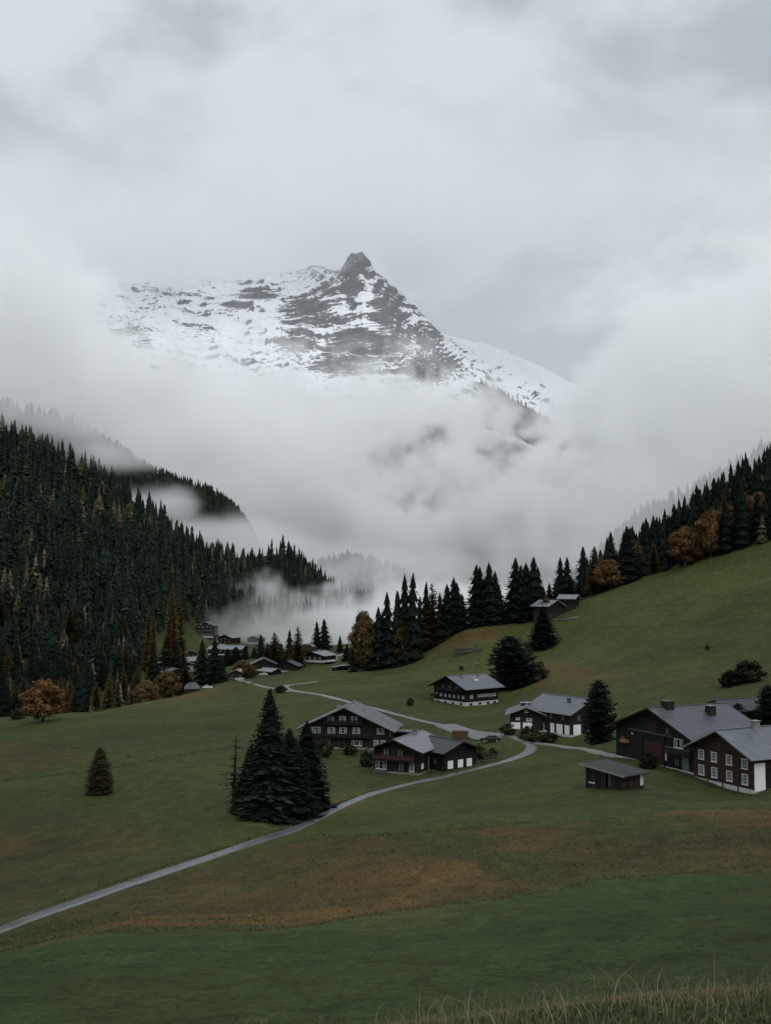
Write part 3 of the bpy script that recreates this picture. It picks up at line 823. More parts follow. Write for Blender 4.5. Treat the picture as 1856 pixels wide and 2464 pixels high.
def trunk_mesh(name, h, r0, r1=0.02, lean=0.0):
    V, T = [], []
    K, N = 7, 7
    for i in range(N):
        t = i / (N - 1)
        r_ = r0 * (1 - t) ** 0.9 + r1
        if i == 0: r_ *= 1.35
        for k in range(K):
            a = 2 * math.pi * k / K
            V.append((r_ * math.cos(a) + lean * math.sin(t * 5) * 0.1, r_ * math.sin(a), -0.6 + t * (h + 0.6)))
    Q = [(i * K + k, i * K + (k + 1) % K, (i + 1) * K + (k + 1) % K, (i + 1) * K + k) for i in range(N - 1) for k in range(K)]
    return np_mesh(name, V, quads=Q, mat=M_BARK, smooth=True)
def conifer_arrays(h, rad, levels, per, seg, base=0.05, power=0.85, droop=0.30, sparse=0.0, col=SPRUCE, rng=None, core=True, ball=False, zj=0.009):
    """needled branches in whorls: every branch a drooping feather of sprays"""
    rng = rng or TR
    V, T, Cc = [], [], []
    def tri(a, b_, c_, k):
        i = len(V); V.extend((a, b_, c_)); T.append((i, i + 1, i + 2)); Cc.extend((k, k, k))
    lop = rng.random() * 6.28
    for i in range(levels):
        t = base + (1 - base) * ((i + rng.random() * 0.7) / levels)
        prof = math.sqrt(max(0.0, 1 - ((t - 0.38) / 0.63) ** 2)) if ball else (1 - t) ** power
        Rl = rad * prof * (0.82 + 0.26 * rng.random()) + 0.02 * rad
        if t < 0.14 and not ball: Rl *= 0.80 + 1.4 * t
        nb = max(4, int(per * (1 - 0.45 * t) + rng.random()))
        off = rng.random() * 6.28
        for j in range(nb):
            if rng.random() < sparse: continue
            a = off + 6.283 * j / nb + rng.normal(0, 0.22)
            L = Rl * (0.80 + 0.30 * rng.random()) * (1 + 0.10 * math.cos(a - lop))
            z0 = t * h + rng.normal(0, h * zj)
            ca, sa = math.cos(a), math.sin(a)
            dr = droop * (0.6 + 0.8 * rng.random()) * (1.15 - 0.8 * t)
            k = (0.62 + 0.76 * rng.random()) * (1 + 0.25 * math.sin(i * 1.9))
            pr = None
            for s in range(seg + 1):
                u = s / seg
                r_ = L * u
                p = np.array((ca * r_, sa * r_, z0 - dr * L * (u ** 1.2) + 0.10 * L * u ** 3))
                if pr is not None:
                    wd = L * 0.42 * (1.10 - u) + 0.05 * rad
                    sw = wd * (0.8 + 0.5 * rng.random())
                    sd_ = np.array((-sa, ca, 0)); fw = np.array((ca, sa, -0.25)) * wd * 0.45
                    tri(pr, p, pr + sd_ * sw + fw - np.array((0, 0, 0.22 * sw)), k)
                    tri(pr, pr - sd_ * sw + fw - np.array((0, 0, 0.22 * sw)), p, k * 0.95)
                    if seg > 1 or s == seg:
                        tri(pr, p, (pr + p) / 2 + sd_ * 0.12 * wd * rng.normal() - np.array((0, 0, wd * (0.55 + 0.5 * rng.random()))), k * 0.9)
                pr = p
    # leader
    for j in range(3):
        a = j * 2.1
        tri(np.array((0, 0, h * 1.005)), np.array((math.cos(a) * rad * 0.05, math.sin(a) * rad * 0.05, h * 0.93)), np.array((math.cos(a + 2) * rad * 0.05, math.sin(a + 2) * rad * 0.05, h * 0.93)), 1.0)
    if core:
        K = 9
        for i in range(6):
            t0 = base + 0.03 + (0.93 - base) * i / 6; t1 = t0 + 0.22
            for k in range(K):
                a0 = 6.283 * k / K + i; a1 = 6.283 * (k + 1) / K + i
                r_ = rad * 0.66 * (math.sqrt(max(0.0, 1 - ((t0 - 0.38) / 0.63) ** 2)) if ball else (1 - t0) ** power)
                tri(np.array((math.cos(a0) * r_, math.sin(a0) * r_, t0 * h)), np.array((math.cos(a1) * r_, math.sin(a1) * r_, t0 * h + 0.2)), np.array((0, 0, min(t1, 1) * h)), 0.8)
    V = np.array(V); T = np.array(T); Cc = np.array(Cc)[:, None] * col[None, :]
    return V, T, Cc
def far_conifer(h, rad, tiers, K, col, rng, power=0.9):
    """ragged whorls of drooping boughs: every bough a narrow triangle pair"""
    V, T, Cc = [], [], []
    for i in range(tiers):
        t = 0.02 + 0.90 * (i + 0.6 * rng.random()) / tiers
        r_ = rad * (1 - t) ** power * (0.8 + 0.35 * rng.random())
        nb = max(4, int(K * (1 - 0.4 * t)))
        off = rng.random() * 6
        for j in range(nb):
            a_ = off + 6.283 * j / nb + rng.normal(0, 0.25)
            rj = r_ * (0.7 + 0.5 * rng.random()); wj = 6.283 / nb * 0.62
            zt = min(0.995, t + (1.15 + 0.5 * rng.random()) * 0.9 / tiers) * h
            zl = t * h - h * (0.02 + 0.05 * rng.random())
            k0 = 0.55 + 0.9 * rng.random()
            i0 = len(V)
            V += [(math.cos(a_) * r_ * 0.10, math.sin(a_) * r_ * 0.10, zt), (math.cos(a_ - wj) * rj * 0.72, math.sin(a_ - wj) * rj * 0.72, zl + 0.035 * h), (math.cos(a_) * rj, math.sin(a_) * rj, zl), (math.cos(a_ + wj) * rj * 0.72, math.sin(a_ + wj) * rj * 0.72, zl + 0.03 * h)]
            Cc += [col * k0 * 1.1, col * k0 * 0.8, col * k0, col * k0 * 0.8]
            T += [(i0, i0 + 1, i0 + 2), (i0, i0 + 2, i0 + 3)]
    V.append((0, 0, h)); V.append((rad * 0.10, 0, h * 0.88)); V.append((-rad * 0.06, rad * 0.08, h * 0.88)); Cc += [col] * 3; T.append((len(V) - 3, len(V) - 2, len(V) - 1))
    return np.array(V), np.array(T), np.array(Cc)
def leafy_arrays(h, rad, clumps, leaves, size, col, rng, base=0.18, squash=1.0, jitter=0.35, lo=0.0):
    """leaf clumps on the ends of limbs; gaps remain between the clumps"""
    V, Q, Cc = [], [], []
    cz = h * (base + 1) / 2; hz = h * (1 - base) / 2
    for i in range(clumps):
        for _ in range(20):
            d = rng.normal(0, 1, 3); d /= np.linalg.norm(d)
            q = d * (0.35 + 0.65 * rng.random() ** 0.5)
            if q[2] > -0.95 + lo: break
        taper = 1 - 0.35 * max(q[2], 0)
        c_ = np.array((q[0] * rad * taper, q[1] * rad * taper, cz + q[2] * hz))
        cr = rad * (0.20 + 0.20 * rng.random())
        k0 = 0.55 + 0.85 * rng.random()
        for j in range(leaves):
            e_ = rng.normal(0, 1, 3); e_ /= np.linalg.norm(e_)
            p = c_ + e_ * cr * rng.random() ** 0.4 * np.array((1, 1, 0.75))
            u = rng.normal(0, 1, 3); u /= np.linalg.norm(u); v = np.cross(u, e_ + 0.3); v /= np.linalg.norm(v) + 1e-6
            s = size * (0.5 + 0.9 * rng.random())
            i0 = len(V); V.extend((p - u * s, p + v * s * 0.7, p + u * s, p - v * s * 0.7)); Q.append((i0, i0 + 1, i0 + 2, i0 + 3))
            kk = k0 * (0.7 + 0.6 * rng.random())
            hue = np.array((1 + 0.18 * rng.normal(), 1 + 0.10 * rng.normal(), 1))
            Cc.extend([col * kk * hue] * 4)
    return np.array(V), np.array(Q), np.clip(np.array(Cc), 0.004, 1)
def limbs_mesh(name, h, rad, rng, r0):
    """trunk with forking limbs, each a tapered tube"""
    V, Q = [], []
    def tube(p, q, ra, rb):
        p, q = np.array(p, float), np.array(q, float)
        d = q - p; d /= np.linalg.norm(d) + 1e-9
        u = np.cross(d, (0.31, 0.2, 0.9)); u /= np.linalg.norm(u) + 1e-9; v = np.cross(d, u)
        i0 = len(V); K = 6
        for (c_, r_) in ((p, ra), (q, rb)):
            for k in range(K):
                a = 6.283 * k / K; V.append(c_ + (u * math.cos(a) + v * math.sin(a)) * r_)
        for k in range(K): Q.append((i0 + k, i0 + (k + 1) % K, i0 + K + (k + 1) % K, i0 + K + k))
    tube((0, 0, -0.5), (0, 0, h * 0.35), r0 * 1.2, r0 * 0.8)
    tube((0, 0, h * 0.35), (0.03 * h, 0, h * 0.72), r0 * 0.8, r0 * 0.3)
    for i in range(11):
        a = i * 2.4 + rng.random(); z0 = h * (0.16 + 0.5 * rng.random())
        e_ = (math.cos(a) * rad * 0.62, math.sin(a) * rad * 0.62, z0 + h * (0.10 + 0.22 * rng.random()))
        tube((0, 0, z0), e_, r0 * 0.38, r0 * 0.14)
        for s in range(2):
            a2 = a + rng.normal(0, 0.6)
            tube(e_, (e_[0] + math.cos(a2) * rad * 0.3, e_[1] + math.sin(a2) * rad * 0.3, e_[2] + h * 0.10 * rng.random()), r0 * 0.14, r0 * 0.04)
    return np_mesh(name, V, quads=Q, mat=M_BARK, smooth=True)
def cmesh(name, arr, quads=False):
    V, T, Cc = arr
    return np_mesh(name, V, None if quads else T, T if quads else None, M_LEAF, False, Cc)

# unit-height prototypes: a 10 m tree, scaled when it is placed
PROTO = {}
def proto(kind, trunk, crown): PROTO.setdefault(kind, []).append((trunk, crown))
for i in range(3):
    proto('spruce_near', trunk_mesh('trunk', 9.6, 0.20), cmesh('crown', conifer_arrays(10, 2.15 + 0.15 * i, 52, 14, 4, 0.03, 0.78, 0.40)))
for i in range(5):
    proto('spruce', trunk_mesh('trunk', 9.6, 0.16), cmesh('crown', conifer_arrays(10, 1.75 + 0.22 * (i % 3), 34, 11, 2, 0.03, 0.80, 0.40)))
for i in range(2):
    proto('fir_round', trunk_mesh('trunk', 9.0, 0.22), cmesh('crown', conifer_arrays(10, 3.9 + 0.3 * i, 36, 15, 3, 0.02, 0.5, 0.12, ball=True)))
for i in range(3):
    proto('larch', trunk_mesh('trunk', 9.6, 0.15), cmesh('crown', conifer_arrays(10, 2.1 + 0.3 * i, 70, 7, 3, 0.06, 0.70, 0.10, 0.15, (LARCH, LARCH * 0.6 + OLIVE * 0.35, OLIVE)[i], None, False, False, 0.02)))
proto('larch_olive', trunk_mesh('trunk', 9.4, 0.16), cmesh('crown', conifer_arrays(10, 2.7, 64, 16, 3, 0.02, 0.48, 0.05, 0.05, np.array((0.066, 0.058, 0.030)), None, True, False, 0.02)))
proto('spruce_bare', trunk_mesh('trunk', 9.8, 0.13), cmesh('crown', conifer_arrays(10, 1.15, 20, 6, 3, 0.12, 0.45, 0.30, 0.40, SPRUCE * 1.1, None, False)))
for i in range(4):
    V_, T_, C_ = far_conifer(10, 1.75 + 0.2 * i, 14, 11, SPRUCE, TR)
    proto('spruce_far', trunk_mesh('trunk', 6, 0.15), cmesh('crown', (V_, T_, C_)))
for i in range(3):
    col = (np.array((0.090, 0.074, 0.040)), np.array((0.070, 0.062, 0.038)), OLIVE * 1.1)[i]
    proto('larch_far', trunk_mesh('trunk', 8, 0.14), cmesh('crown', conifer_arrays(10, 1.7 + 0.2 * i, 34, 6, 1, 0.06, 0.62, 0.10, 0.12, col, None, True, False, 0.02)))
for i in range(3):
    proto('broad', limbs_mesh('trunk', 10, 4.4, TR, 0.30), cmesh('crown', leafy_arrays(10, 4.3, 100, 120, 0.23, (RUST, RUST * 0.7 + LARCH * 0.3, RUST * 0.45 + OLIVE * 0.6)[i], TR, 0.06, lo=0.1), True))
for i in range(3):
    proto('bush', limbs_mesh('stem', 8, 4.2, TR, 0.16), cmesh('foliage', leafy_arrays(10, 6.0, 46, 46, 0.55, (BUSHG, BUSHG * 0.8 + OLIVE * 0.35, BUSHG * 0.55)[i], TR, -0.15, lo=0.0), True))
TREE_N = [0]
def plant(kind, pos, h, label, cat, name, group=None, wide=1.0, v=None, parts=('trunk', 'crown')):
    P_ = PROTO[kind]; i = TREE_N[0]; TREE_N[0] += 1
    tm, cm = P_[(i if v is None else v) % len(P_)]
    o = empty(name, (pos[0], pos[1], pos[2]), (i * 2.39996) % 6.283)
    s = h / 10
    o.rotation_euler.x = R(1.6) * math.sin(i * 12.9898); o.rotation_euler.y = R(1.6) * math.sin(i * 78.233)
    o.scale = (s * wide, s * wide, s)
    link(parts[0], tm, o); link(parts[1], cm, o)
    tag(o, label, cat, group)
    return o
def plant_px(kind, px, by, ty, label, cat, name, wide=None, group=None, lo=20, hi=1300, D=None, v=None, parts=('trunk', 'crown')):
    """a tree whose foot is seen at pixel (px, by) and whose top reaches pixel row ty; wide = crown width in pixels"""
    p = hit(px, by, lo, hi) if D is None else Vector((slope(px, by)[0] * D, D, gz(slope(px, by)[0] * D, D)))
    hgt = float(slope(px, ty)[1]) * p.y - p.z
    w_ = 1.0
    if wide:
        half = wide / 2 / F * p.y
        cm = PROTO[kind][(TREE_N[0] if v is None else v) % len(PROTO[kind])][1]
        co = np.empty(len(cm.vertices) * 3, np.float32); cm.vertices.foreach_get('co', co); co = co.reshape(-1, 3)
        nat = float(np.percentile(np.hypot(co[:, 0], co[:, 1]), 97)) * hgt / 10
        w_ = half / nat
    return plant(kind, p, hgt, label, cat, name, group, w_, v, parts)

# -- the clump beside the road
plant_px('spruce_near', 648, 1972, 1655, 'tallest spruce in the dark clump beside the road', 'spruce', 'spruce_tree', 140)
plant_px('spruce_near', 738, 1948, 1735, 'broad dark spruce in the clump, right by the road', 'spruce', 'spruce_tree', 128)
plant_px('spruce_near', 700, 1970, 1752, 'shorter spruce filling the clump in front of the tallest one', 'spruce', 'spruce_tree', 120)
plant_px('spruce_near', 598, 1955, 1790, 'low spruce on the meadow side of the roadside clump', 'spruce', 'spruce_tree', 95)
plant_px('spruce_bare', 563, 1932, 1768, 'thin half-bare spruce at the meadow edge of the clump', 'spruce', 'spruce_tree', 62)
# -- single trees and shrubs on the meadows
plant_px('larch_olive', 240, 1911, 1797, 'lone olive-brown conical larch in the open meadow', 'larch', 'larch_tree', 66)
plant_px('broad', 103, 1737, 1634, 'round rust-orange tree at the edge of the dark forest', 'tree', 'beech_tree', 98, v=0, hi=420)
plant_px('bush', 44, 1730, 1703, 'small rust-coloured bush beside the round orange tree', 'bush', 'bush', 40, v=1, hi=420, parts=('stem', 'foliage'))
plant_px('fir_round', 1445, 1790, 1636, 'broad dark conifer against the chalet with white ground floor', 'conifer', 'pine_tree', 80, v=0)
plant_px('fir_round', 1229, 1658, 1530, 'broad round dark conifer on the slope behind the chalets', 'conifer', 'pine_tree', 116, v=1)
plant_px('spruce_near', 1306, 1559, 1459, 'dark bushy spruce alone on the pasture below the huts', 'spruce', 'spruce_tree', 76)
plant_px('broad', 1318, 1492, 1438, 'small orange tree beside the upper huts', 'tree', 'beech_tree', 40, v=0, lo=420)
plant_px('bush', 1290, 1640, 1590, 'rust-brown bush on the bank beside the round conifer', 'bush', 'bush', 60, v=1, lo=250, parts=('stem', 'foliage'))
plant_px('fir_round', 1853, 1760, 1648, 'dark conifer above the big farmhouse roof at the picture edge', 'conifer', 'pine_tree', 66, lo=180, v=0)
plant_px('fir_round', 1779, 1760, 1692, 'small conifer behind the big farmhouse roof', 'conifer', 'pine_tree', 44, lo=180, v=1)
plant_px('bush', 1804, 1640, 1589, 'taller half of the dark shrub on the hillside pasture', 'shrub', 'shrub', 78, lo=180, v=2, parts=('stem', 'foliage'))
plant_px('bush', 1758, 1651, 1613, 'lower half of the dark shrub on the hillside pasture', 'shrub', 'shrub', 62, lo=180, v=2, parts=('stem', 'foliage'))
plant_px('bush', 988, 1698, 1680, 'small lone shrub in the meadow left of the upper chalet', 'shrub', 'shrub', 20, lo=200, v=0, parts=('stem', 'foliage'))
plant_px('bush', 1703, 1563, 1552, 'tiny shrub high on the open pasture', 'shrub', 'shrub', 13, lo=200, v=0, parts=('stem', 'foliage'))
for (x, y0, y1, w_, v_, lab) in [(675, 1667, 1650, 30, 0, 'dark bush in the bend of the road near the village'), (1224, 1768, 1742, 40, 0, 'bush before the white panels of the gabled chalet'), (1276, 1783, 1747, 52, 1, 'tall brownish bush before the gabled chalet'),
                              (1322, 1786, 1762, 48, 0, 'low round bush at the corner of the gabled chalet'), (780, 1822, 1772, 42, 0, 'tall bush between the clump and the broad gabled chalet'), (842, 1817, 1792, 36, 0, 'bush in front of the broad gabled chalet'),
                              (884, 1844, 1808, 40, 0, 'dark bush at the corner of the chalet with the balcony'), (1186, 1826, 1800, 26, 1, 'sparse garden bush by the road bend'), (1158, 1826, 1792, 34, 1, 'sparse garden tree beside the chalet with the balcony'),
                              (950, 1765, 1745, 46, 2, 'low hedge-like bush behind the broad gabled chalet'), (1560, 1850, 1815, 50, 0, 'overgrown bush against the barn wall')]:
    plant_px('bush', x, y0, y1, lab, 'bush', 'bush', w_, lo=120, hi=520, v=v_, parts=('stem', 'foliage'))
# -- the row of tall spruces on the crest
CREST = [('spruce', 910, 1602, 1459, 52, 'spruce at the low end of the crest row'), ('spruce', 934, 1600, 1422, 54, 'second spruce up from the low end of the row'), ('spruce', 951, 1590, 1418, 36, 'slim spruce low in the crest row'), ('spruce', 975, 1592, 1380, 56, 'tall spruce of the pair low in the row'),
         ('spruce', 990, 1588, 1376, 56, 'pointed twin of the tall pair low in the row'), ('spruce', 1021, 1572, 1398, 40, 'slim spruce beside the brown larch in the row'), ('larch', 1042, 1566, 1404, 62, 'wide brown larch between spruces of the crest row'), ('spruce', 1061, 1552, 1426, 44, 'shorter spruce right of the brown larch'),
         ('spruce', 1079, 1545, 1404, 52, 'left spruce of the middle cluster in the row'), ('spruce', 1093, 1540, 1388, 54, 'highest spruce of the middle cluster in the row'), ('spruce', 1103, 1535, 1400, 50, 'right spruce of the middle cluster in the row'), ('spruce', 1144, 1515, 1357, 56, 'left spruce of the four-topped block on the crest'),
         ('spruce', 1158, 1513, 1362, 54, 'second spruce of the four-topped block'), ('spruce', 1181, 1508, 1352, 58, 'third and highest spruce of the four-topped block'), ('spruce', 1193, 1506, 1373, 50, 'right spruce of the four-topped block'), ('larch', 1166, 1520, 1450, 30, 'small brown larch before the four-topped block'),
         ('spruce', 1240, 1502, 1340, 62, 'left spruce of the last tall block on the crest'), ('spruce', 1252, 1500, 1358, 56, 'second spruce of the last tall block'), ('spruce', 1262, 1500, 1353, 56, 'middle spruce of the last tall block'), ('spruce', 1272, 1498, 1355, 52, 'fourth spruce of the last tall block'),
         ('spruce', 1285, 1496, 1338, 58, 'tallest spruce of the last tall block'), ('spruce', 1296, 1494, 1363, 48, 'right spruce of the last tall block'), ('broad', 874, 1604, 1478, 62, 'brown leafy tree at the foot of the crest row'), ('spruce', 890, 1604, 1482, 40, 'short spruce beside the brown leafy tree'),
         ('spruce', 853, 1606, 1520, 34, 'lowest spruce at the very end of the row'), ('broad', 972, 1600, 1490, 54, 'rust-brown tree before the tall pair in the row'), ('larch', 986, 1604, 1542, 34, 'small yellowish larch at the foot of the row'), ('spruce', 1322, 1470, 1402, 30, 'short spruce behind the dark hut'),
         ('spruce', 1350, 1452, 1340, 44, 'left of the two spruces rising behind the huts'), ('spruce', 1364, 1450, 1339, 44, 'right of the two spruces rising behind the huts'), ('broad', 1362, 1448, 1398, 34, 'small yellow-brown tree between the huts')]
for k_, (kd, x, y0, y1, w_, lab) in enumerate(CREST):
    plant_px(kd, x, y0, y1, lab, {'spruce': 'spruce', 'larch': 'larch', 'broad': 'tree'}[kd], {'spruce': 'spruce_tree', 'larch': 'larch_tree', 'broad': 'beech_tree'}[kd], w_ * (1.3 if kd == 'spruce' else 1.1), lo=440, D=(500 - 20 * (x < 1000)) if x < 1310 else 528, v=(2 if kd == 'broad' else None if kd == 'spruce' else 1))
for k_, (x, D_, y1, lab) in enumerate([(918, 486, 1470, 'half-hidden spruce behind the low end of the crest row'), (962, 488, 1420, 'half-hidden spruce between the slim one and the tall pair'), (1008, 500, 1432, 'half-hidden spruce right of the tall pair'), (1030, 505, 1440, 'half-hidden spruce behind the brown larch'), (1072, 508, 1430, 'half-hidden spruce left in the middle cluster'), (1112, 512, 1428, 'half-hidden short spruce right of the middle cluster'), (1150, 512, 1392, 'half-hidden spruce inside the four-topped block'), (1170, 512, 1388, 'half-hidden spruce in the middle of the four-topped block'), (1204, 512, 1412, 'half-hidden short spruce right of the four-topped block'),
                                  (1232, 512, 1396, 'half-hidden spruce left in the last tall block'), (1278, 512, 1384, 'half-hidden spruce inside the last tall block'), (1308, 512, 1410, 'half-hidden short spruce at the end of the last tall block'), (1340, 516, 1396, 'half-hidden spruce behind the dark hut'), (1378, 522, 1392, 'half-hidden spruce right of the two behind the huts')]):
    plant_px('spruce', x, 1500, y1, lab, 'spruce', 'spruce_tree', 52, D=D_)
# -- trees of the village
VILL = [('spruce', 485, 1652, 1538, 50, 540, 'left spruce of the dark pair before the village'), ('spruce', 514, 1652, 1534, 56, 535, 'right spruce of the dark pair before the village'), ('spruce', 528, 1650, 1575, 46, 530, 'short spruce at the foot of the dark village pair'), ('spruce', 427, 1600, 1541, 36, 600, 'spruce standing before the white-walled village houses'),
        ('spruce', 400, 1600, 1524, 34, 640, 'pale slim spruce at the forest edge above the village'), ('spruce', 629, 1590, 1525, 40, 610, 'dark spruce right of the large grey roof'), ('larch', 661, 1590, 1520, 40, 610, 'thin brownish larch behind the barns'), ('spruce', 697, 1588, 1514, 34, 605, 'dark spruce beside the golden larch in the village'),
        ('larch', 716, 1588, 1508, 42, 600, 'golden larch beside the long village chalet'), ('spruce', 764, 1560, 1494, 30, 690, 'left of the two pointed spruces behind the long chalet'), ('spruce', 782, 1562, 1488, 38, 690, 'right of the two pointed spruces behind the long chalet'), ('spruce', 818, 1563, 1529, 20, 660, 'small spruce right of the long chalet'),
        ('larch', 447, 1660, 1600, 40, 505, 'rust larch left of the dark village pair'), ('broad', 400, 1672, 1618, 60, 500, 'brownish leafy tree at the meadow edge by the forest'), ('broad', 600, 1640, 1600, 34, 535, 'bare brown tree beside the red-brown chalet'), ('spruce', 567, 1600, 1556, 50, 640, 'low dark spruce before the large grey roof'), ('spruce', 548, 1600, 1560, 36, 630, 'small spruce right of the dark village pair'), ('spruce', 590, 1586, 1552, 24, 640, 'thin young spruce before the long hall'), ('spruce', 612, 1590, 1556, 22, 640, 'second young spruce before the long hall'), ('larch', 643, 1592, 1545, 30, 615, 'dull brown larch left of the barns'), ('spruce', 676, 1590, 1548, 34, 618, 'dark short spruce behind the barns'), ('broad', 583, 1625, 1590, 40, 560, 'bare brown tree right above the red-brown chalet'), ('spruce', 372, 1640, 1560, 44, 560, 'dark spruce at the forest corner beside the village'), ('spruce', 446, 1640, 1580, 40, 555, 'dark spruce left of the village pair'), ('broad', 350, 1690, 1640, 54, 470, 'brown leafy tree where forest meets meadow'), ('broad', 738, 1578, 1552, 40, 640, 'brown shrubby tree behind the long village chalet'), ('spruce', 834, 1580, 1548, 24, 620, 'little spruce between the long chalet and the crest row')]
for kd, x, y0, y1, w_, D_, lab in VILL:
    plant_px(kd, x, y0, y1, lab, {'spruce': 'spruce', 'larch': 'larch', 'broad': 'tree'}[kd], {'spruce': 'spruce_tree', 'larch': 'larch_tree', 'broad': 'beech_tree'}[kd], w_ * 1.2, D=D_, v=(2 if kd == 'broad' else None if kd == 'spruce' else 1))

# -- the forests: what stands largest in view as single trees, the rest as one mass
hz_px = np.arange(-200, 2100, 10.0)
hz_D = np.exp(np.linspace(math.log(60), math.log(1200), 260))
_hx = slope(hz_px, 1400)[0]
_HX = _hx[None, :] * hz_D[:, None]; _HY = np.repeat(hz_D[:, None], len(hz_px), 1)
_HZ = ground_h(_HX.ravel(), _HY.ravel()).reshape(_HX.shape)
HORIZ = np.maximum.accumulate(_HZ / _HY, 0)          # highest slope seen so far along each column
def visible(x, y, ztop):
    ci = np.clip(((topx(x, y, ztop)[0] + 200) / 10).astype(int), 0, len(hz_px) - 1)
    di = np.clip(np.searchsorted(hz_D, y) - 1, 0, len(hz_D) - 1)
    return ztop / y > HORIZ[di, ci] - 0.001
def scatter(x0, x1, y0, y1, step, ok):
    gx, gy = np.meshgrid(np.arange(x0, x1, step), np.arange(y0, y1, step))
    x = gx.ravel() + TR.uniform(-0.75, 0.75, gx.size) * step; y = gy.ravel() + TR.uniform(-0.75, 0.75, gx.size) * step
    z = ground_h(x, y); px, py = topx(x, y, z)
    k = ok(x, y, px, py)
    return x[k], y[k], z[k]
VPOLY = [(335, 1700), (345, 1530), (380, 1520), (470, 1500), (900, 1500), (900, 1680), (335, 1720)]
def ok_left(x, y, px, py):
    top = np.interp(px, [-400, 0, 120, 230, 370, 480, 600, 690, 770, 860], [915, 905, 915, 925, 955, 985, 1025, 1075, 1115, 1165])
    base_ = np.interp(px, [-400, 0, 300, 400, 520, 860], [455, 455, 470, 490, 720, 860])
    clear = np.zeros(len(x), bool)
    for (cx, cy_, rx, ry_) in [(190, 1185, 14, 22), (185, 1140, 10, 14), (290, 1205, 8, 10), (170, 1115, 18, 10), (320, 1220, 8, 8)]:
        clear |= ((px - cx) / rx) ** 2 + ((py - cy_) / ry_) ** 2 < 1
    return (px > -220) & (px < 880) & (y > base_) & (y < top) & ~in_poly(px, py, VPOLY) & ~clear
lx, ly, lz = scatter(-480, 60, 440, 1180, 6.6, ok_left)
def ok_right(x, y, px, py):
    edge = np.interp(px, [1180, 1285, 1400, 1500, 1600, 1700, 1856, 2100], [512, 512, 506, 497, 488, 473, 456, 448])
    return (px > 1395) & (px < 2080) & (y > edge) & (y < 720)
rx_, ry_, rz_ = scatter(60, 420, 430, 740, 7.0, ok_right)
def ok_mid(x, y, px, py):
    return (px > 1300) & (px < 1480) & (y > 530) & (y < 720)
fx_ = np.concatenate([lx, rx_]); fy_ = np.concatenate([ly, ry_]); fz_ = np.concatenate([lz, rz_])
left_n = len(lx)
side_ = np.arange(len(fx_)) < left_n
hgt_ = np.where(side_, 18, 21) * (0.50 + 0.80 * TR.random(len(fx_)))
gold = 0.06 + 0.30 * sstep(0.30, 0.75, fbm2(fx_, fy_, 70, 2, 55)) + 0.10 * (side_ & (fy_ < 620))
gold = np.where(side_, gold, 0.20)
isl = TR.random(len(fx_)) < gold
hgt_ = np.where(isl, hgt_ * 0.85, hgt_)
vis = visible(fx_, fy_, fz_ + hgt_)
fx_, fy_, fz_, side_, hgt_, isl = [q[vis] for q in (fx_, fy_, fz_, side_, hgt_, isl)]
tpx, tpy = topx(fx_, fy_, fz_ + hgt_)
app = hgt_ / fy_ - 1.0 * ((tpx < -30) | (tpx > 1890))
order = np.argsort(-app)
single = np.zeros(len(fx_), bool)
n_sp = {True: 0, False: 0}; lim_sp = {True: 170, False: 70}; n_l = 0
for i in order:
    if app[i] < 0: break
    if isl[i]:
        if n_l < 70: single[i] = True; n_l += 1
    elif n_sp[bool(side_[i])] < lim_sp[bool(side_[i])]:
        single[i] = True; n_sp[bool(side_[i])] += 1
for i in np.nonzero(single)[0]:
    p = (fx_[i], fy_[i], fz_[i])
    if isl[i]:
        if side_[i]: plant('larch_far' if fy_[i] > 620 else 'larch', p, hgt_[i], 'golden or rusty larch among the dark spruces of the forested slope', 'larch', 'larch_tree', 'larches scattered through the forested slope', 1.3)
        else:
            if i % 2: plant('broad', p, hgt_[i] * 0.8, 'rust-brown leafy tree in the wood above the pasture', 'tree', 'beech_tree', 'autumn trees in the wood above the pasture', 0.85, v=i // 2)
            else: plant('larch', p, hgt_[i], 'brown larch in the wood above the pasture', 'larch', 'larch_tree', 'autumn larches in the wood above the pasture', 1.2, v=1)
    elif side_[i]:
        zone = 0 if tpx[i] < 170 else 1 if tpx[i] < 340 else 2
        plant('spruce_far' if fy_[i] > 560 else 'spruce', p, hgt_[i], ('dark spruce of the forest near the round rust-orange tree', 'dark spruce of the forest between the orange tree and the village', 'dark spruce of the forest on the slope above the village')[zone], 'spruce', 'spruce_tree', ('forest spruces by the orange tree', 'forest spruces left of the village', 'forest spruces above the village')[zone], 1.1 + 0.35 * TR.random())
    else:
        zone = 0 if tpx[i] < 1640 else 1
        plant('spruce', p, hgt_[i], ('dark spruce in the wood between the huts and the largest orange tree', 'dark spruce in the high end of the wood above the pasture')[zone], 'spruce', 'spruce_tree', ('spruces at the low end of the wood', 'spruces at the high end of the wood')[zone], 1.45)
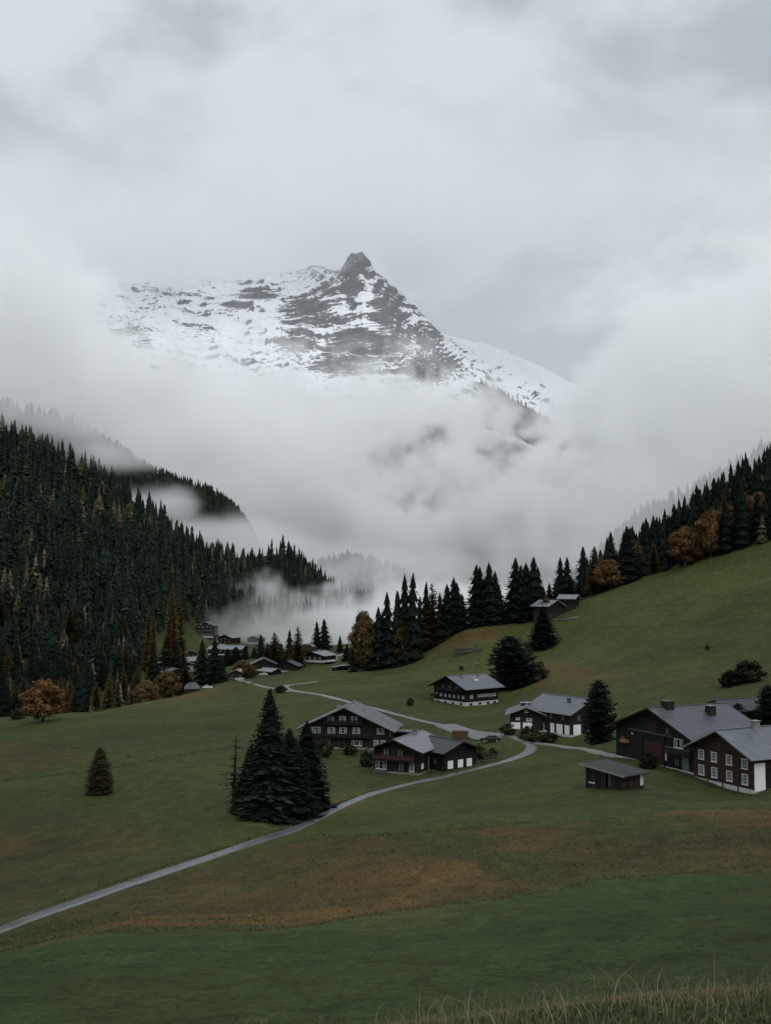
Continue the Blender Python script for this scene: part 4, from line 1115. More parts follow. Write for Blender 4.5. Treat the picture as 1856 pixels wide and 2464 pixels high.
# a few marked autumn trees in the wood on the right, which stand out in the photograph
for x, y0, y1, w_, v_, lab in [(1468, 1425, 1345, 78, 0, 'rust-orange tree at the lower end of the wood above the pasture'), (1650, 1385, 1265, 82, 0, 'largest rust-orange tree at the wood edge above the pasture'), (1712, 1365, 1225, 70, 1, 'brown-orange tree behind the largest orange one')]:
    plant_px('broad', x, y0, y1, lab, 'tree', 'beech_tree', w_, D=float(np.interp(x, [1400, 1700], [505, 474])), v=v_)
for x, y1, w_, D_, lab in [(420, 1400, 38, 640, 'tall golden larch standing above the village'), (436, 1408, 34, 648, 'golden larch just right of the tall one above the village'), (355, 1452, 34, 590, 'yellow larch left of the village meadow'), (370, 1478, 32, 585, 'broad olive larch at the left of the village meadow'), (405, 1432, 34, 640, 'dull yellow larch up the slope left of the tall golden ones')]:
    plant_px('larch', x, 1560, y1, lab, 'larch', 'larch_tree', w_, D=D_, v=(0 if 'gold' in lab else 1))
def mass(name, label, xs, ys, zs, hs, larch, low=False):
    """the uncountable remainder of a forest as one object"""
    rng = np.random.default_rng(5)
    K_ = [far_conifer(1, 0.20, 5, 6, SPRUCE, rng) for _ in range(4)] if low else [far_conifer(1, 0.185, 11, 9, SPRUCE, rng) for _ in range(8)]
    G_ = [far_conifer(1, 0.19, 4, 6, OLIVE * 0.7, rng, 0.6)] if low else [far_conifer(1, 0.18, 10, 9, c_, rng, 0.6) for c_ in (np.array((0.075, 0.064, 0.038)), OLIVE, np.array((0.060, 0.056, 0.036)))]
    VV, TT, CC = [], [], []; off = 0
    for i in range(len(xs)):
        V_, T_, C_ = (G_ if larch[i] else K_)[rng.integers(0, 100) % len(G_ if larch[i] else K_)]
        a = rng.random() * 6.28; w_ = hs[i] * (0.95 + 0.55 * rng.random())
        P_ = np.empty_like(V_)
        P_[:, 0] = (V_[:, 0] * math.cos(a) - V_[:, 1] * math.sin(a)) * w_ + xs[i]
        P_[:, 1] = (V_[:, 0] * math.sin(a) + V_[:, 1] * math.cos(a)) * w_ + ys[i]
        P_[:, 2] = V_[:, 2] * hs[i] + zs[i]
        P_[:, 0] += V_[:, 2] * hs[i] * rng.normal(0, 0.025)
        VV.append(P_); TT.append(T_ + off); CC.append(C_ * (0.7 + 0.6 * rng.random())); off += len(V_)
    o = link(name, np_mesh(name, np.concatenate(VV), np.concatenate(TT), None, M_LEAF, False, np.concatenate(CC)))
    tag(o, label, 'forest', kind='stuff')
    return o
k = ~single & side_
mass('forest', 'dense dark spruce forest with scattered larches on the shaded valley slope', fx_[k], fy_[k], fz_[k], hgt_[k], isl[k])
k = ~single & ~side_
mass('forest', 'dark wood climbing the hillside above the pasture', fx_[k], fy_[k], fz_[k], hgt_[k], isl[k])
for i_, (H_, cnt, lab, hh) in enumerate([(HILLS[0], 5200, 'misty forest on the far wooded ridge', 24), (HILLS[1], 2600, 'forested knoll half hidden in mist beyond the village', 22), (HILLS[2], 2600, 'misty trees on the spur beyond the pasture', 22), (HILLS[3], 700, 'tiny spruces along the snowy knoll below the peak', 24)]):
    nr, nk = H_.shape[:2]
    u = TR.random(cnt) * (nr - 1.001); t = TR.random(cnt) * (nk * 0.56)
    if i_ == 3: u = (0.44 + 0.5 * TR.random(cnt)) * (nr - 1.001)
    iu = u.astype(int); it = np.minimum(t.astype(int), nk - 2); fu = (u - iu)[:, None]; ft = (t - it)[:, None]
    P_ = (H_[iu, it] * (1 - fu) + H_[iu + 1, it] * fu) * (1 - ft) + (H_[iu, it + 1] * (1 - fu) + H_[iu + 1, it + 1] * fu) * ft
    mass('forest', lab, P_[:, 0], P_[:, 1], P_[:, 2] - 1, hh * (0.65 + 0.6 * TR.random(cnt)), TR.random(cnt) < 0.05, True)
# ------------------------------------------------------------------ chalets
def timber_mat(name, col, board=0.19):
    """weathered boards: horizontal joints as relief, streaked grain"""
    m, n, l, b = new_mat(name)
    tc = n.new('ShaderNodeTexCoord'); sp = n.new('ShaderNodeSeparateXYZ'); l.new(tc.outputs['Object'], sp.inputs[0])
    fr = mathn(n, l, 'FRACT', mathn(n, l, 'DIVIDE', sp.outputs[2], board))
    fl = mathn(n, l, 'FLOOR', mathn(n, l, 'DIVIDE', sp.outputs[2], board))
    wn_ = n.new('ShaderNodeTexWhiteNoise'); wn_.noise_dimensions = '1D'; l.new(fl, wn_.inputs['W'])
    mp = n.new('ShaderNodeMapping'); mp.inputs['Scale'].default_value = (1.2, 1.2, 9); l.new(tc.outputs['Object'], mp.inputs[0])
    f = nnode(n, l, 1.4, 6, 0.65, mp.outputs[0])
    k = mathn(n, l, 'MULTIPLY', ramp(n, l, f, [(0.3, 0.6), (0.7, 1.4)]), ramp(n, l, wn_.outputs['Value'], [(0, 0.75), (1, 1.25)]))
    l.new(mixc(n, l, 1.0, col, k, 'MULTIPLY'), b.inputs['Base Color'])
    b.inputs['Roughness'].default_value = 0.75
    b.inputs['Specular IOR Level'].default_value = 0.2
    bump(n, l, b, ramp(n, l, fr, [(0.0, 0.0), (0.10, 1.0), (0.9, 1.0), (1.0, 0.0)]), 0.02, 0.9)
    return m
M_TIMBER = timber_mat('dark_timber', (0.020, 0.016, 0.0145))
M_BLACKT = timber_mat('blackened_timber', (0.0115, 0.0105, 0.0105))
M_REDT = timber_mat('red_brown_timber', (0.036, 0.018, 0.014))
M_GREYT = timber_mat('grey_timber', (0.075, 0.066, 0.056))
M_PLASTER = simple_mat('white_plaster', (0.42, 0.42, 0.41), 0.85, 0.2, 0.14, 0.8, 0.004, 30)
M_WHITE = simple_mat('white_paint', (0.48, 0.48, 0.47), 0.55, 0.3, 0.10, 2.0)
M_FOOT = simple_mat('dark_footing', (0.028, 0.026, 0.023), 0.9, 0.1, 0.4, 1.0, 0.02, 6)
M_BRIGHT = simple_mat('bright_white_paint', (0.72, 0.72, 0.71), 0.6, 0.3, 0.06, 2.0)
M_STONE = simple_mat('grey_stone', (0.22, 0.215, 0.20), 0.9, 0.2, 0.35, 1.2, 0.02, 6)
def roof_mat(name, col, rough=0.42, spec=0.35, var=0.25):
    m, n, l, b = new_mat(name)
    tc = n.new('ShaderNodeTexCoord')
    f = nnode(n, l, 0.45, 6, 0.6, tc.outputs['Object'], 0.5)
    g = nnode(n, l, 5, 4, 0.7, tc.outputs['Object'])
    k = mathn(n, l, 'MULTIPLY', ramp(n, l, f, [(0.3, 1 - var), (0.7, 1 + var)]), ramp(n, l, g, [(0.25, 0.8), (0.75, 1.2)]))
    l.new(mixc(n, l, 1.0, col, k, 'MULTIPLY'), b.inputs['Base Color'])
    l.new(ramp(n, l, f, [(0.3, rough - 0.12), (0.7, rough + 0.15)]), b.inputs['Roughness'])
    b.inputs['Specular IOR Level'].default_value = spec
    bump(n, l, b, g, 0.012, 0.6)
    return m
M_ROOF = roof_mat('wet_slate', (0.098, 0.107, 0.125))
M_ROOF2 = roof_mat('wet_shingle', (0.062, 0.068, 0.078))
M_ROOF3 = roof_mat('pale_sheet_roof', (0.135, 0.146, 0.160), 0.42)
M_ROOFD = roof_mat('dark_shingle', (0.045, 0.046, 0.048), 0.6, 0.35)
M_MOSS = roof_mat('mossy_board_roof', (0.030, 0.034, 0.032), 0.6, 0.35, 0.5)
M_TRIM = simple_mat('pale_bargeboard', (0.19, 0.19, 0.185), 0.6, 0.3, 0.2, 2)
M_SOFFIT = simple_mat('dark_soffit', (0.022, 0.018, 0.016), 0.8, 0.15, 0.3, 2)
M_METAL = simple_mat('dark_metal', (0.05, 0.05, 0.055), 0.4, 0.5, 0.2, 3)
m, n, l, b = new_mat('window_glass'); b.inputs['Base Color'].default_value = (0.012, 0.014, 0.017, 1); b.inputs['Roughness'].default_value = 0.08; b.inputs['Specular IOR Level'].default_value = 0.6
M_GLASS = m
M_CURTAIN = simple_mat('net_curtain', (0.26, 0.26, 0.25), 0.8, 0.1, 0.2, 3)

class MB:
    """collects boxes and polygons in one mesh"""
    def __init__(s): s.V = []; s.Fc = []
    def box(s, c, d, rot=None):
        i = len(s.V)
        for sx in (-1, 1):
            for sy in (-1, 1):
                for sz in (-1, 1):
                    v = Vector((sx * d[0] / 2, sy * d[1] / 2, sz * d[2] / 2))
                    if rot is not None: v = rot @ v
                    s.V.append(tuple(Vector(c) + v))
        for f in ((0, 1, 3, 2), (4, 6, 7, 5), (0, 4, 5, 1), (2, 3, 7, 6), (0, 2, 6, 4), (1, 5, 7, 3)): s.Fc.append(tuple(i + k for k in f))
        return s
    def bar(s, a, b_, w, h=None):
        a, b_ = Vector(a), Vector(b_); d = b_ - a
        q = d.to_track_quat('X', 'Z').to_matrix()
        return s.box((a + b_) / 2, (d.length, w, h or w), q)
    def prism(s, prof, y0, y1):
        """profile in x,z extruded along y"""
        i = len(s.V); n_ = len(prof)
        for y in (y0, y1):
            for x, z in prof: s.V.append((x, y, z))
        s.Fc.append(tuple(range(i, i + n_))); s.Fc.append(tuple(range(i + 2 * n_ - 1, i + n_ - 1, -1)))
        for k in range(n_): s.Fc.append((i + k, i + n_ + k, i + n_ + (k + 1) % n_, i + (k + 1) % n_))
        return s
    def poly(s, pts):
        i = len(s.V); s.V.extend(tuple(p) for p in pts); s.Fc.append(tuple(range(i, i + len(pts)))); return s
    def cyl(s, a, b_, r, r2=None, K=10):
        a, b_ = Vector(a), Vector(b_); q = (b_ - a).to_track_quat('Z', 'X').to_matrix(); i = len(s.V); r2 = r if r2 is None else r2
        for c_, rr_ in ((a, r), (b_, r2)):
            for k in range(K):
                t = 2 * math.pi * k / K; s.V.append(tuple(c_ + q @ Vector((rr_ * math.cos(t), rr_ * math.sin(t), 0))))
        for k in range(K): s.Fc.append((i + k, i + (k + 1) % K, i + K + (k + 1) % K, i + K + k))
        s.Fc.append(tuple(range(i + K - 1, i - 1, -1))); s.Fc.append(tuple(range(i + K, i + 2 * K)))
        return s
    def mesh(s, name, mat):
        me = bpy.data.meshes.new(name); me.from_pydata(s.V, [], s.Fc); me.update()
        bm = bmesh.new(); bm.from_mesh(me); bmesh.ops.recalc_face_normals(bm, faces=bm.faces); bm.to_mesh(me); bm.free()
        if mat: me.materials.append(mat)
        return me
    def build(s, name, mat, parent=None, loc=None, rz=0.0):
        o = link(name, s.mesh(name, mat), parent)
        if loc is not None: o.location = loc
        o.rotation_euler = (0, 0, rz)
        return o

class Block:
    """one gabled volume of a house: ridge along local y, gables facing -y (F) and +y (B), eaves at -x (L) and +x (R)"""
    def __init__(s, root, W, L, H, pitch, oe=1.1, og=1.1, base=0.9, off=(0, 0), rz=0.0, wall=None, roof=None, plinth=None, deep=3.0, courses=True, trim=True, gable_dark=False):
        s.root, s.W, s.L, s.H, s.pitch, s.oe, s.og, s.base = root, W, L, H, R(pitch), oe, og, base
        s.M = Matrix.Translation((off[0], off[1], 0)) @ Matrix.Rotation(rz, 4, 'Z')
        s.loc, s.rz = (off[0], off[1], 0), rz
        t = math.tan(s.pitch); s.t = t
        s.rise = W / 2 * t
        MB().box((0, 0, (base - 0.3) / 2), (W + 0.06, L + 0.06, base + 0.3)).build('base_wall', plinth or M_PLASTER, root, s.loc, rz)
        MB().box((0, 0, (-0.3 - deep) / 2), (W - 0.02, L - 0.02, deep - 0.3)).build('footing', M_FOOT, root, s.loc, rz)
        hw = W / 2
        MB().prism([(-hw, base), (hw, base), (hw, H), (0, H + s.rise), (-hw, H)], -L / 2, L / 2).build('timber_wall', wall or M_TIMBER, root, s.loc, rz)
        # roof: overlapping courses on both slopes over a deck
        rb = MB()
        th = 0.16; yl = L / 2 + og
        for sg in (-1, 1):
            ex = sg * (hw + oe); ez = H - oe * t
            top = H + s.rise
            rb.poly([(0, -yl, top + th), (0, yl, top + th), (ex, yl, ez + th), (ex, -yl, ez + th)])
            rb.poly([(0, -yl, top), (ex, -yl, ez), (ex, yl, ez), (0, yl, top)])
            rb.poly([(ex, -yl, ez), (ex, -yl, ez + th), (ex, yl, ez + th), (ex, yl, ez)])
            for y in (-yl, yl): rb.poly([(0, y, top), (0, y, top + th), (ex, y, ez + th), (ex, y, ez)])
            if courses:
                sl = math.hypot(hw + oe, (hw + oe) * t); nc = max(4, int(sl / 0.55))
                for i in range(nc):
                    u0, u1 = i / nc, min(1.0, (i + 1.12) / nc)
                    x0, z0 = ex * u0, top + (ez - top) * u0; x1, z1 = ex * u1, top + (ez - top) * u1
                    a_, b_ = th + 0.012, th + 0.050
                    rb.poly([(x0, -yl - .02, z0 + a_), (x0, yl + .02, z0 + a_), (x1, yl + .02, z1 + b_), (x1, -yl - .02, z1 + b_)])
                    rb.poly([(x1, -yl - .02, z1 + b_), (x1, yl + .02, z1 + b_), (x1, yl + .02, z1 + th), (x1, -yl - .02, z1 + th)])
        s.top = H + s.rise + th
        s.roof = rb.build('roof', roof or M_ROOF, root, s.loc, rz)
        cap = MB().box((0, 0, s.top + 0.09), (0.34, 2 * yl + 0.06, 0.10)); cap.build('ridge_cap', roof or M_ROOF, s.roof)
        if trim:
            for y, nm in ((-yl - 0.06, 0), (yl + 0.06, 1)):
                for sg in (-1, 1):
                    MB().bar((0, y, s.top - 0.07), (sg * (hw + oe + 0.02), y, H - oe * t + th - 0.07), 0.07, 0.24).build('bargeboard', M_TRIM if trim == 'pale' else M_SOFFIT, s.roof)
            for sg in (-1, 1):
                MB().box((sg * (hw + oe + 0.05), 0, H - oe * t + th - 0.02), (0.10, 2 * yl, 0.12)).build('gutter', M_TRIM if trim == 'pale' else M_METAL, s.roof)
    # point and frame on a face: u along the face seen from outside (left to right), z up
    def face(s, f, u, z, out=0.0):
        hw, hl = s.W / 2, s.L / 2
        return {'F': ((u, -hl - out, z), 0), 'B': ((-u, hl + out, z), math.pi), 'R': ((hw + out, u, z), math.pi / 2), 'L': ((-hw - out, -u, z), -math.pi / 2)}[f]
    def put(s, name, mb, mat, f, u, z, out=0.0, parent=None):
        """mb is built in the plane of the face: x along it, -y outwards"""
        (p, a) = s.face(f, u, z, out)
        q = s.M @ Vector(p)
        if parent is not None:
            return mb.build(name, mat, parent)
        return mb.build(name, mat, s.root, q, s.rz + a)
    def window(s, f, u, z, w=1.1, h=1.3, frame=None, shutters=None, bars=(1, 1), curtain=True, label=None):
        fr = MB(); d = 0.10; t_ = 0.12
        for sx in (-1, 1): fr.box((sx * (w / 2 - t_ / 2), 0, 0), (t_, d, h))
        for sz in (-1, 1): fr.box((0, 0, sz * (h / 2 - t_ / 2)), (w - 2 * t_, d * 0.98, t_))
        for i in range(bars[0]): fr.box(((i + 1) * w / (bars[0] + 1) - w / 2, 0.01, 0), (0.06, 0.06, h - 2 * t_))
        for i in range(bars[1]): fr.box((0, 0.012, (i + 1) * h / (bars[1] + 1) - h / 2), (w - 2 * t_, 0.05, 0.05))
        o = s.put('window', fr, frame or M_WHITE, f, u, z, 0.04)
        MB().box((0, 0.02, 0), (w - 2 * t_, 0.03, h - 2 * t_)).build('pane', M_GLASS, o)
        if curtain:
            for sx in (-1, 1): MB().box((sx * w * 0.26, 0.002, 0), (w * 0.16, 0.02, h - 2.4 * t_)).build('curtain', M_CURTAIN, o)
        MB().box((0, -0.07, -h / 2 - 0.04), (w + 0.16, 0.22, 0.07)).build('sill', frame or M_WHITE, o)
        if shutters:
            for sx in (-1, 1): MB().box((sx * (w / 2 + 0.30), 0.0, 0), (0.52, 0.05, h)).build('shutter', shutters, o)
        return o
    def panel(s, name, mat, f, u, z, w, h, d=0.08, out=0.03):
        return s.put(name, MB().box((0, 0, 0), (w, d, h)), mat, f, u, z, out)
    def door(s, f, u, z, w=1.0, h=2.05, mat=None):
        o = s.put('door', MB().box((0, 0, 0), (w, 0.08, h)), mat or M_BLACKT, f, u, z + h / 2, 0.03)
        MB().box((w * 0.36, -0.07, -0.05), (0.05, 0.07, 0.14)).build('handle', M_METAL, o)
        fr = MB(); fr.box((-w / 2 - 0.06, 0, 0.03), (0.12, 0.12, h + 0.06)).box((w / 2 + 0.06, 0, 0.03), (0.12, 0.12, h + 0.06)).box((0, 0, h / 2 + 0.06), (w, 0.11, 0.12))
        fr.build('door_frame', M_GREYT, o)
        return o
    def balcony(s, f, u0, u1, z, depth=1.2, rail=None, rail_h=0.95, posts=True, top=None):
        w = u1 - u0; u = (u0 + u1) / 2
        o = s.put('balcony', MB().box((0, -depth / 2, 0), (w, depth, 0.16)), M_SOFFIT, f, u, z, 0.02)
        r_ = MB(); r_.box((0, -depth + 0.04, 0.10 + rail_h * 0.45), (w, 0.06, rail_h * 0.72)); r_.build('railing', rail or M_TIMBER, o)
        MB().box((0, -depth + 0.04, rail_h + 0.08), (w + 0.04, 0.12, 0.07)).build('handrail', top or rail or M_TIMBER, o)
        for sx in (-1, 1):
            MB().box((sx * (w / 2 - 0.03), -depth / 2 - 0.02, 0.10 + rail_h * 0.45), (0.06, depth - 0.12, rail_h * 0.72)).build('railing', rail or M_TIMBER, o)
        if posts:
            for sx in (-1, 0, 1): MB().box((sx * (w / 2 - 0.14), -depth + 0.12, 1.25), (0.11, 0.11, 2.3)).build('post', rail or M_TIMBER, o)
        return o
    def chimney(s, u, v, w=0.9, d=0.7, h=1.3, mat=None, cap=None):
        """u along the ridge, v across (+ to the right eave)"""
        z = s.H + s.rise - abs(v) * s.t
        o = MB().box((v, u, z + h / 2 - 0.35), (w, d, h + 0.7)).build('chimney', mat or M_STONE, s.roof)
        MB().box((v, u, z + h + 0.14), (w + 0.35, d + 0.35, 0.10)).build('chimney_cap', cap or M_ROOFD, o)
        return o
    def skylight(s, u, v, w=0.8, l_=1.1, mat=None):
        z = s.H + s.rise - abs(v) * s.t + 0.27; sg = 1 if v > 0 else -1
        rot = Matrix.Rotation(sg * s.pitch, 3, 'Y')
        return MB().box((v, u, z), (l_, w, 0.10), rot).build('skylight', mat or M_GLASS, s.roof)
def house(name, label, cat, pos, rz, W, L, corner, sink=0.0):
    """root of a house; corner = (sx, sy) says which footprint corner stands at pos"""
    c = Vector((corner[0] * W / 2, corner[1] * L / 2, 0)); c.rotate(Matrix.Rotation(rz, 3, 'Z'))
    p = Vector(pos) - c
    o = empty(name, (p.x, p.y, pos[2] - sink), rz)
    tag(o, label, cat)
    return o

# ---- the farmhouse nearest the camera, gable with white-framed windows
RZ = R(-64.2)
P2 = pt(1816, 1909, 163); W2, L2 = 13.0, 15.0
r2 = house('farmhouse', 'red-brown farmhouse with rows of white-framed windows in the lower right', 'farmhouse', P2, RZ, W2, L2, (1, -1))
b2 = Block(r2, W2, L2, 5.35, 25, 1.0, 1.3, 0.42, wall=M_REDT, roof=M_ROOF, trim='pale')
for t_ in (0.14, 0.36, 0.61, 0.86):
    u_ = (t_ - 0.5) * W2
    b2.window('F', u_, 1.75, 1.25, 1.55, bars=(1, 2)); b2.window('F', u_, 4.15 if t_ < .8 else 4.05, 1.25, 1.5, bars=(1, 2))
for u_ in (-0.9, 0.85 * W2 / 2 - 2.3): b2.panel('downpipe', M_METAL, 'F', u_, 2.2, 0.09, 2.6, 0.09, 0.06)
b2.panel('plaque', M_GREYT, 'F', -0.6, 6.15, 0.35, 0.7)
for t_ in (0.25, 0.5, 0.75): b2.panel('pilaster', M_REDT, 'F', (t_ - 0.5) * W2, 0.1, 0.22, 0.8, 0.14, 0.05)
b2.panel('wall_panel', M_BRIGHT, 'R', -L2 / 2 + 1.1, 2.3, 2.1, 4.1, 0.12, 0.05)
b2.panel('porch_shade', M_BLACKT, 'R', -L2 / 2 + 4.6, 1.9, 4.4, 3.2, 0.10, 0.02)  # flat black panel standing in for the shade inside the open porch
b2.window('R', 2.0, 3.0, 1.2, 1.4)
b2.chimney(-1.0, 0.35, 1.0, 1.0, 1.25, M_STONE, M_TRIM); b2.skylight(1.5, 3.0)
# ---- the big barn wing joined to it
W1, L1 = 20.6, 14.5
c1 = Vector((-W2 / 2 - 0.05, -L2 / 2 + 0.7, 0)); c1 = r2.matrix_basis @ c1
r1 = house('farmhouse', 'very wide dark barn gable adjoining the red-brown farmhouse', 'barn', (c1.x, c1.y, P2.z + 0.25), RZ, W1, L1, (1, -1))
b1 = Block(r1, W1, L1, 5.85, 20.7, 1.4, 1.4, 0.55, wall=M_BLACKT, roof=M_ROOF2, trim=True)
b1.window('F', 6.1, 4.75, 2.1, 1.5, bars=(2, 0)); b1.balcony('F', 4.2, 9.9, 3.05, 1.2, M_TIMBER, posts=False, top=M_TRIM)
b1.door('F', 7.7, 0.55, 1.5, 2.1, simple_mat('green_grey_door', (0.09, 0.14, 0.14), 0.5, 0.4, 0.2)); b1.window('F', 5.6, 1.7, 1.0, 1.1, frame=M_GREYT)
b1.panel('barn_door', M_REDT, 'F', -0.2, 2.4, 4.6, 3.6, 0.10, 0.04); b1.panel('barn_door', M_BLACKT, 'F', -6.2, 2.1, 3.4, 3.0, 0.10, 0.04)
b1.panel('beam', M_GREYT, 'F', -1.0, 5.6, 11.5, 0.28, 0.24, 0.08); b1.panel('beam', M_TIMBER, 'F', -1.0, 7.6, 7.0, 0.24, 0.22, 0.08); b1.window('F', -8.3, 3.6, 0.9, 0.9, frame=M_GREYT); b1.window('F', 3.4, 6.4, 0.9, 0.9, frame=M_GREYT); b1.panel('hay_door', M_REDT, 'F', -0.4, 6.6, 2.4, 1.6, 0.08, 0.04)
for u_ in (-3.2, 2.6): b1.panel('post', M_TIMBER, 'F', u_, 3.0, 0.26, 5.0, 0.22, 0.09)
b1.panel('wall_lamp', M_WHITE, 'F', -5.6, 4.9, 0.22, 0.3, 0.3, 0.12); b1.panel('cart', simple_mat('orange_tarp', (0.28, 0.12, 0.06), 0.6, 0.3), 'F', -7.4, 3.4, 1.6, 0.5, 0.9, 0.4)
b1.panel('white_post', M_WHITE, 'F', 4.25, 2.75, 0.16, 1.9, 0.16, 1.12)
b1.chimney(-4.6, 0.4, 1.6, 1.6, 1.25, M_SOFFIT, M_ROOFD); b1.chimney(2.2, 3.3, 1.3, 1.3, 1.5, M_SOFFIT, M_ROOF3)
# ---- low building behind them
p3 = hit(1800, 1752, 180)
r3 = house('outbuilding', 'low dark-roofed outbuilding behind the farmhouse roofs', 'outbuilding', p3 + Vector((0, 4, 0)), R(-64), 8, 12, (0, 0))
b3 = Block(r3, 8, 12, 3.6, 20, 0.8, 0.8, 0.4, wall=M_BLACKT, roof=M_ROOFD); b3.window('F', 0, 2, 1, 1)
# ---- the plank shed on the meadow
ps = hit(1500, 1903, 120, 170)
rs = house('shed', 'small plank shed with mossy lean-to roof on the meadow', 'shed', ps, R(-50), 6.4, 4.6, (1, -1))
def plank_wall(root, a, b_, z0, za, zb, n_, mat, skip=()):
    """upright boards between two points, each a board of its own; top follows the roof"""
    a, b_ = Vector(a), Vector(b_); d = (b_ - a) / n_
    ang = math.atan2(d.y, d.x)
    for i in range(n_):
        if i in skip: continue
        c_ = a + d * (i + 0.5); zt = za + (zb - za) * (i + 0.5) / n_
        h_ = zt - z0
        o = MB().box((0, 0, h_ / 2), (d.length * 0.93, 0.05 + 0.02 * (i % 3), h_)).build('plank', mat[(i * 7 // 3) % len(mat)], root, (c_.x, c_.y, z0), ang)
sw, sl_ = 3.2, 2.3
plank_wall(rs, (-sw, -sl_, 0), (sw, -sl_, 0), -0.6, 2.55, 1.95, 22, [M_BLACKT, M_REDT, M_BLACKT, M_TIMBER], (12, 13, 14))
plank_wall(rs, (sw, -sl_, 0), (sw, sl_, 0), -0.6, 1.95, 1.95, 15, [M_TIMBER, M_BLACKT, M_REDT])
plank_wall(rs, (-sw, sl_, 0), (-sw, -sl_, 0), -0.6, 2.55, 2.55, 15, [M_TIMBER, M_BLACKT])
plank_wall(rs, (sw, sl_, 0), (-sw, sl_, 0), -0.6, 1.95, 2.55, 22, [M_TIMBER, M_BLACKT])
MB().box((0, 0, 0.0), (sw * 2 - .1, sl_ * 2 - .1, 0.3)).build('floor', M_BLACKT, rs)
MB().box((1.15, -sl_ + 0.2, 1.1), (1.2, 0.06, 2.0)).build('window_hatch', M_GREYT, rs)
MB().box((-2.1, -sl_ - 0.08, 0.35), (1.1, 0.05, 0.18)).build('ledger', M_WHITE, rs)
MB().box((sw + 0.06, sl_ * 0.75, 1.0), (0.05, 0.7, 1.5)).build('sheet', M_WHITE, rs)
roof_s = MB(); roof_s.bar((-sw - 0.7, 0, 2.72), (sw + 0.7, 0, 1.93), sl_ * 2 + 1.2, 0.10); rf = roof_s.build('roof', M_MOSS, rs)
for i in range(10):
    y_ = -sl_ - 0.5 + i * (sl_ * 2 + 1.0) / 9
    MB().bar((-sw - 0.75, y_, 2.80), (sw + 0.75, y_, 2.01), 0.40, 0.05).build('roof_board', (M_MOSS, M_ROOFD, M_MOSS)[i % 3], rf)
MB().bar((-sw - 0.72, -sl_ - 0.68, 2.74), (sw + 0.72, -sl_ - 0.68, 1.95), 0.08, 0.16).build('bargeboard', M_TRIM, rf)

# ---- chalet with the white ground floor, right of the road bend
pc = hit(1372, 1775, 190, 300)
WC, LC = 11.5, 14.0
rc = house('chalet', 'dark chalet with white ground-floor doors beside the road bend', 'chalet', pc, R(33), WC, LC, (-1, -1))
bc = Block(rc, WC, LC, 5.4, 25, 1.0, 1.2, 0.5, roof=M_ROOF, trim='pale')
for u_, w_ in ((LC / 2 - 0.9, 1.5), (LC / 2 - 3.4, 2.0), (LC / 2 - 5.8, 1.3)): bc.panel('garage_door', M_BRIGHT, 'L', u_, 1.55, w_, 2.1)
bc.window('L', LC / 2 - 9.3, 1.7, 1.5, 1.3, bars=(1, 0)); bc.panel('ledge', M_BRIGHT, 'L', LC / 2 - 9.6, 0.62, 3.6, 0.22, 0.3, 0.1)
for u_ in (LC / 2 - 2.2, LC / 2 - 6.2, LC / 2 - 8.2): bc.window('L', u_, 4.1, 0.9, 1.1, frame=M_GREYT)
bc.panel('garage_door', M_BRIGHT, 'F', -3.6, 1.6, 2.2, 2.2); bc.door('F', -1.4, 0.5, 1.1); bc.panel('wall_panel', M_BRIGHT, 'F', 0.4, 1.6, 1.4, 2.2)
for u_ in (-3.0, 0.3, 3.2): bc.window('F', u_, 4.1, 0.95, 1.2, frame=M_GREYT)
bc.chimney(-3.0, -2.2, 0.6, 0.6, 1.0, M_METAL)
bw = Block(rc, 7.6, 9.5, 4.4, 21, 1.0, 1.2, 0.5, (-5.6, 7.8), R(-42), roof=M_ROOF2, trim='pale')
for u_ in (-2.5, 0.2): bw.panel('garage_door', M_BRIGHT, 'F', u_, 1.45, 2.1, 1.75)
bw.balcony('R', -4.4, 0.2, 1.2, 1.3, M_WHITE, 0.8, False); bw.window('F', -2.0, 3.2, 0.9, 0.5, bars=(1, 0)); bw.window('F', 0.6, 3.0, 1.3, 0.6, bars=(1, 0)); bw.window('F', 0, 4.9, 0.8, 0.5, bars=(0, 0))
bw.window('R', -2.2, 2.6, 1.0, 1.0, frame=M_GREYT)
lg = MB().box((0, 0, 0), (2.6, 1.6, 0.9)).build('dormer', M_BLACKT, bw.roof, (-0.2, 1.2, bw.H + bw.rise - 0.1)); MB().box((0, 0, 0.5), (3.0, 2.0, 0.14)).build('dormer_roof', M_TRIM, lg)

# ---- upper chalet on the slope
pb = hit(1122, 1700, 240, 420)
WB, LB = 15.0, 13.6
rb_ = house('chalet', 'big dark chalet with slate roof alone on the upper meadow', 'chalet', pb, R(-52), WB, LB, (1, -1))
bb = Block(rb_, WB, LB, 5.6, 22, 1.6, 1.6, 1.15, wall=M_BLACKT, roof=M_ROOF, trim=True)
for k_, u_ in enumerate(np.linspace(-6.2, 6.2, 7)): bb.window('F', float(u_), 2.7, 0.8, 0.8, bars=(0, 0))
for u_ in (-3.2, 0, 3.2): bb.window('F', u_, 5.3, 1.0, 1.0, frame=M_GREYT)
bb.balcony('F', -7.6, -5.4, 2.0, 1.5, M_TIMBER, posts=False, top=M_TRIM); bb.balcony('F', -5.2, 7.0, 4.3, 1.1, M_BLACKT, posts=False)
for u_ in (-5.4, -2.0, 1.6, 5.2): bb.panel('cellar_window', M_BLACKT, 'F', u_, 0.5, 1.1, 0.6)
bb.panel('awning', M_TRIM, 'R', 0.2, 2.9, 5.2, 1.0, 0.12, 0.4)
bb.window('R', 4.6, 2.9, 2.2, 0.8, bars=(2, 0)); bb.window('R', -4.6, 2.8, 1.1, 1.0); 
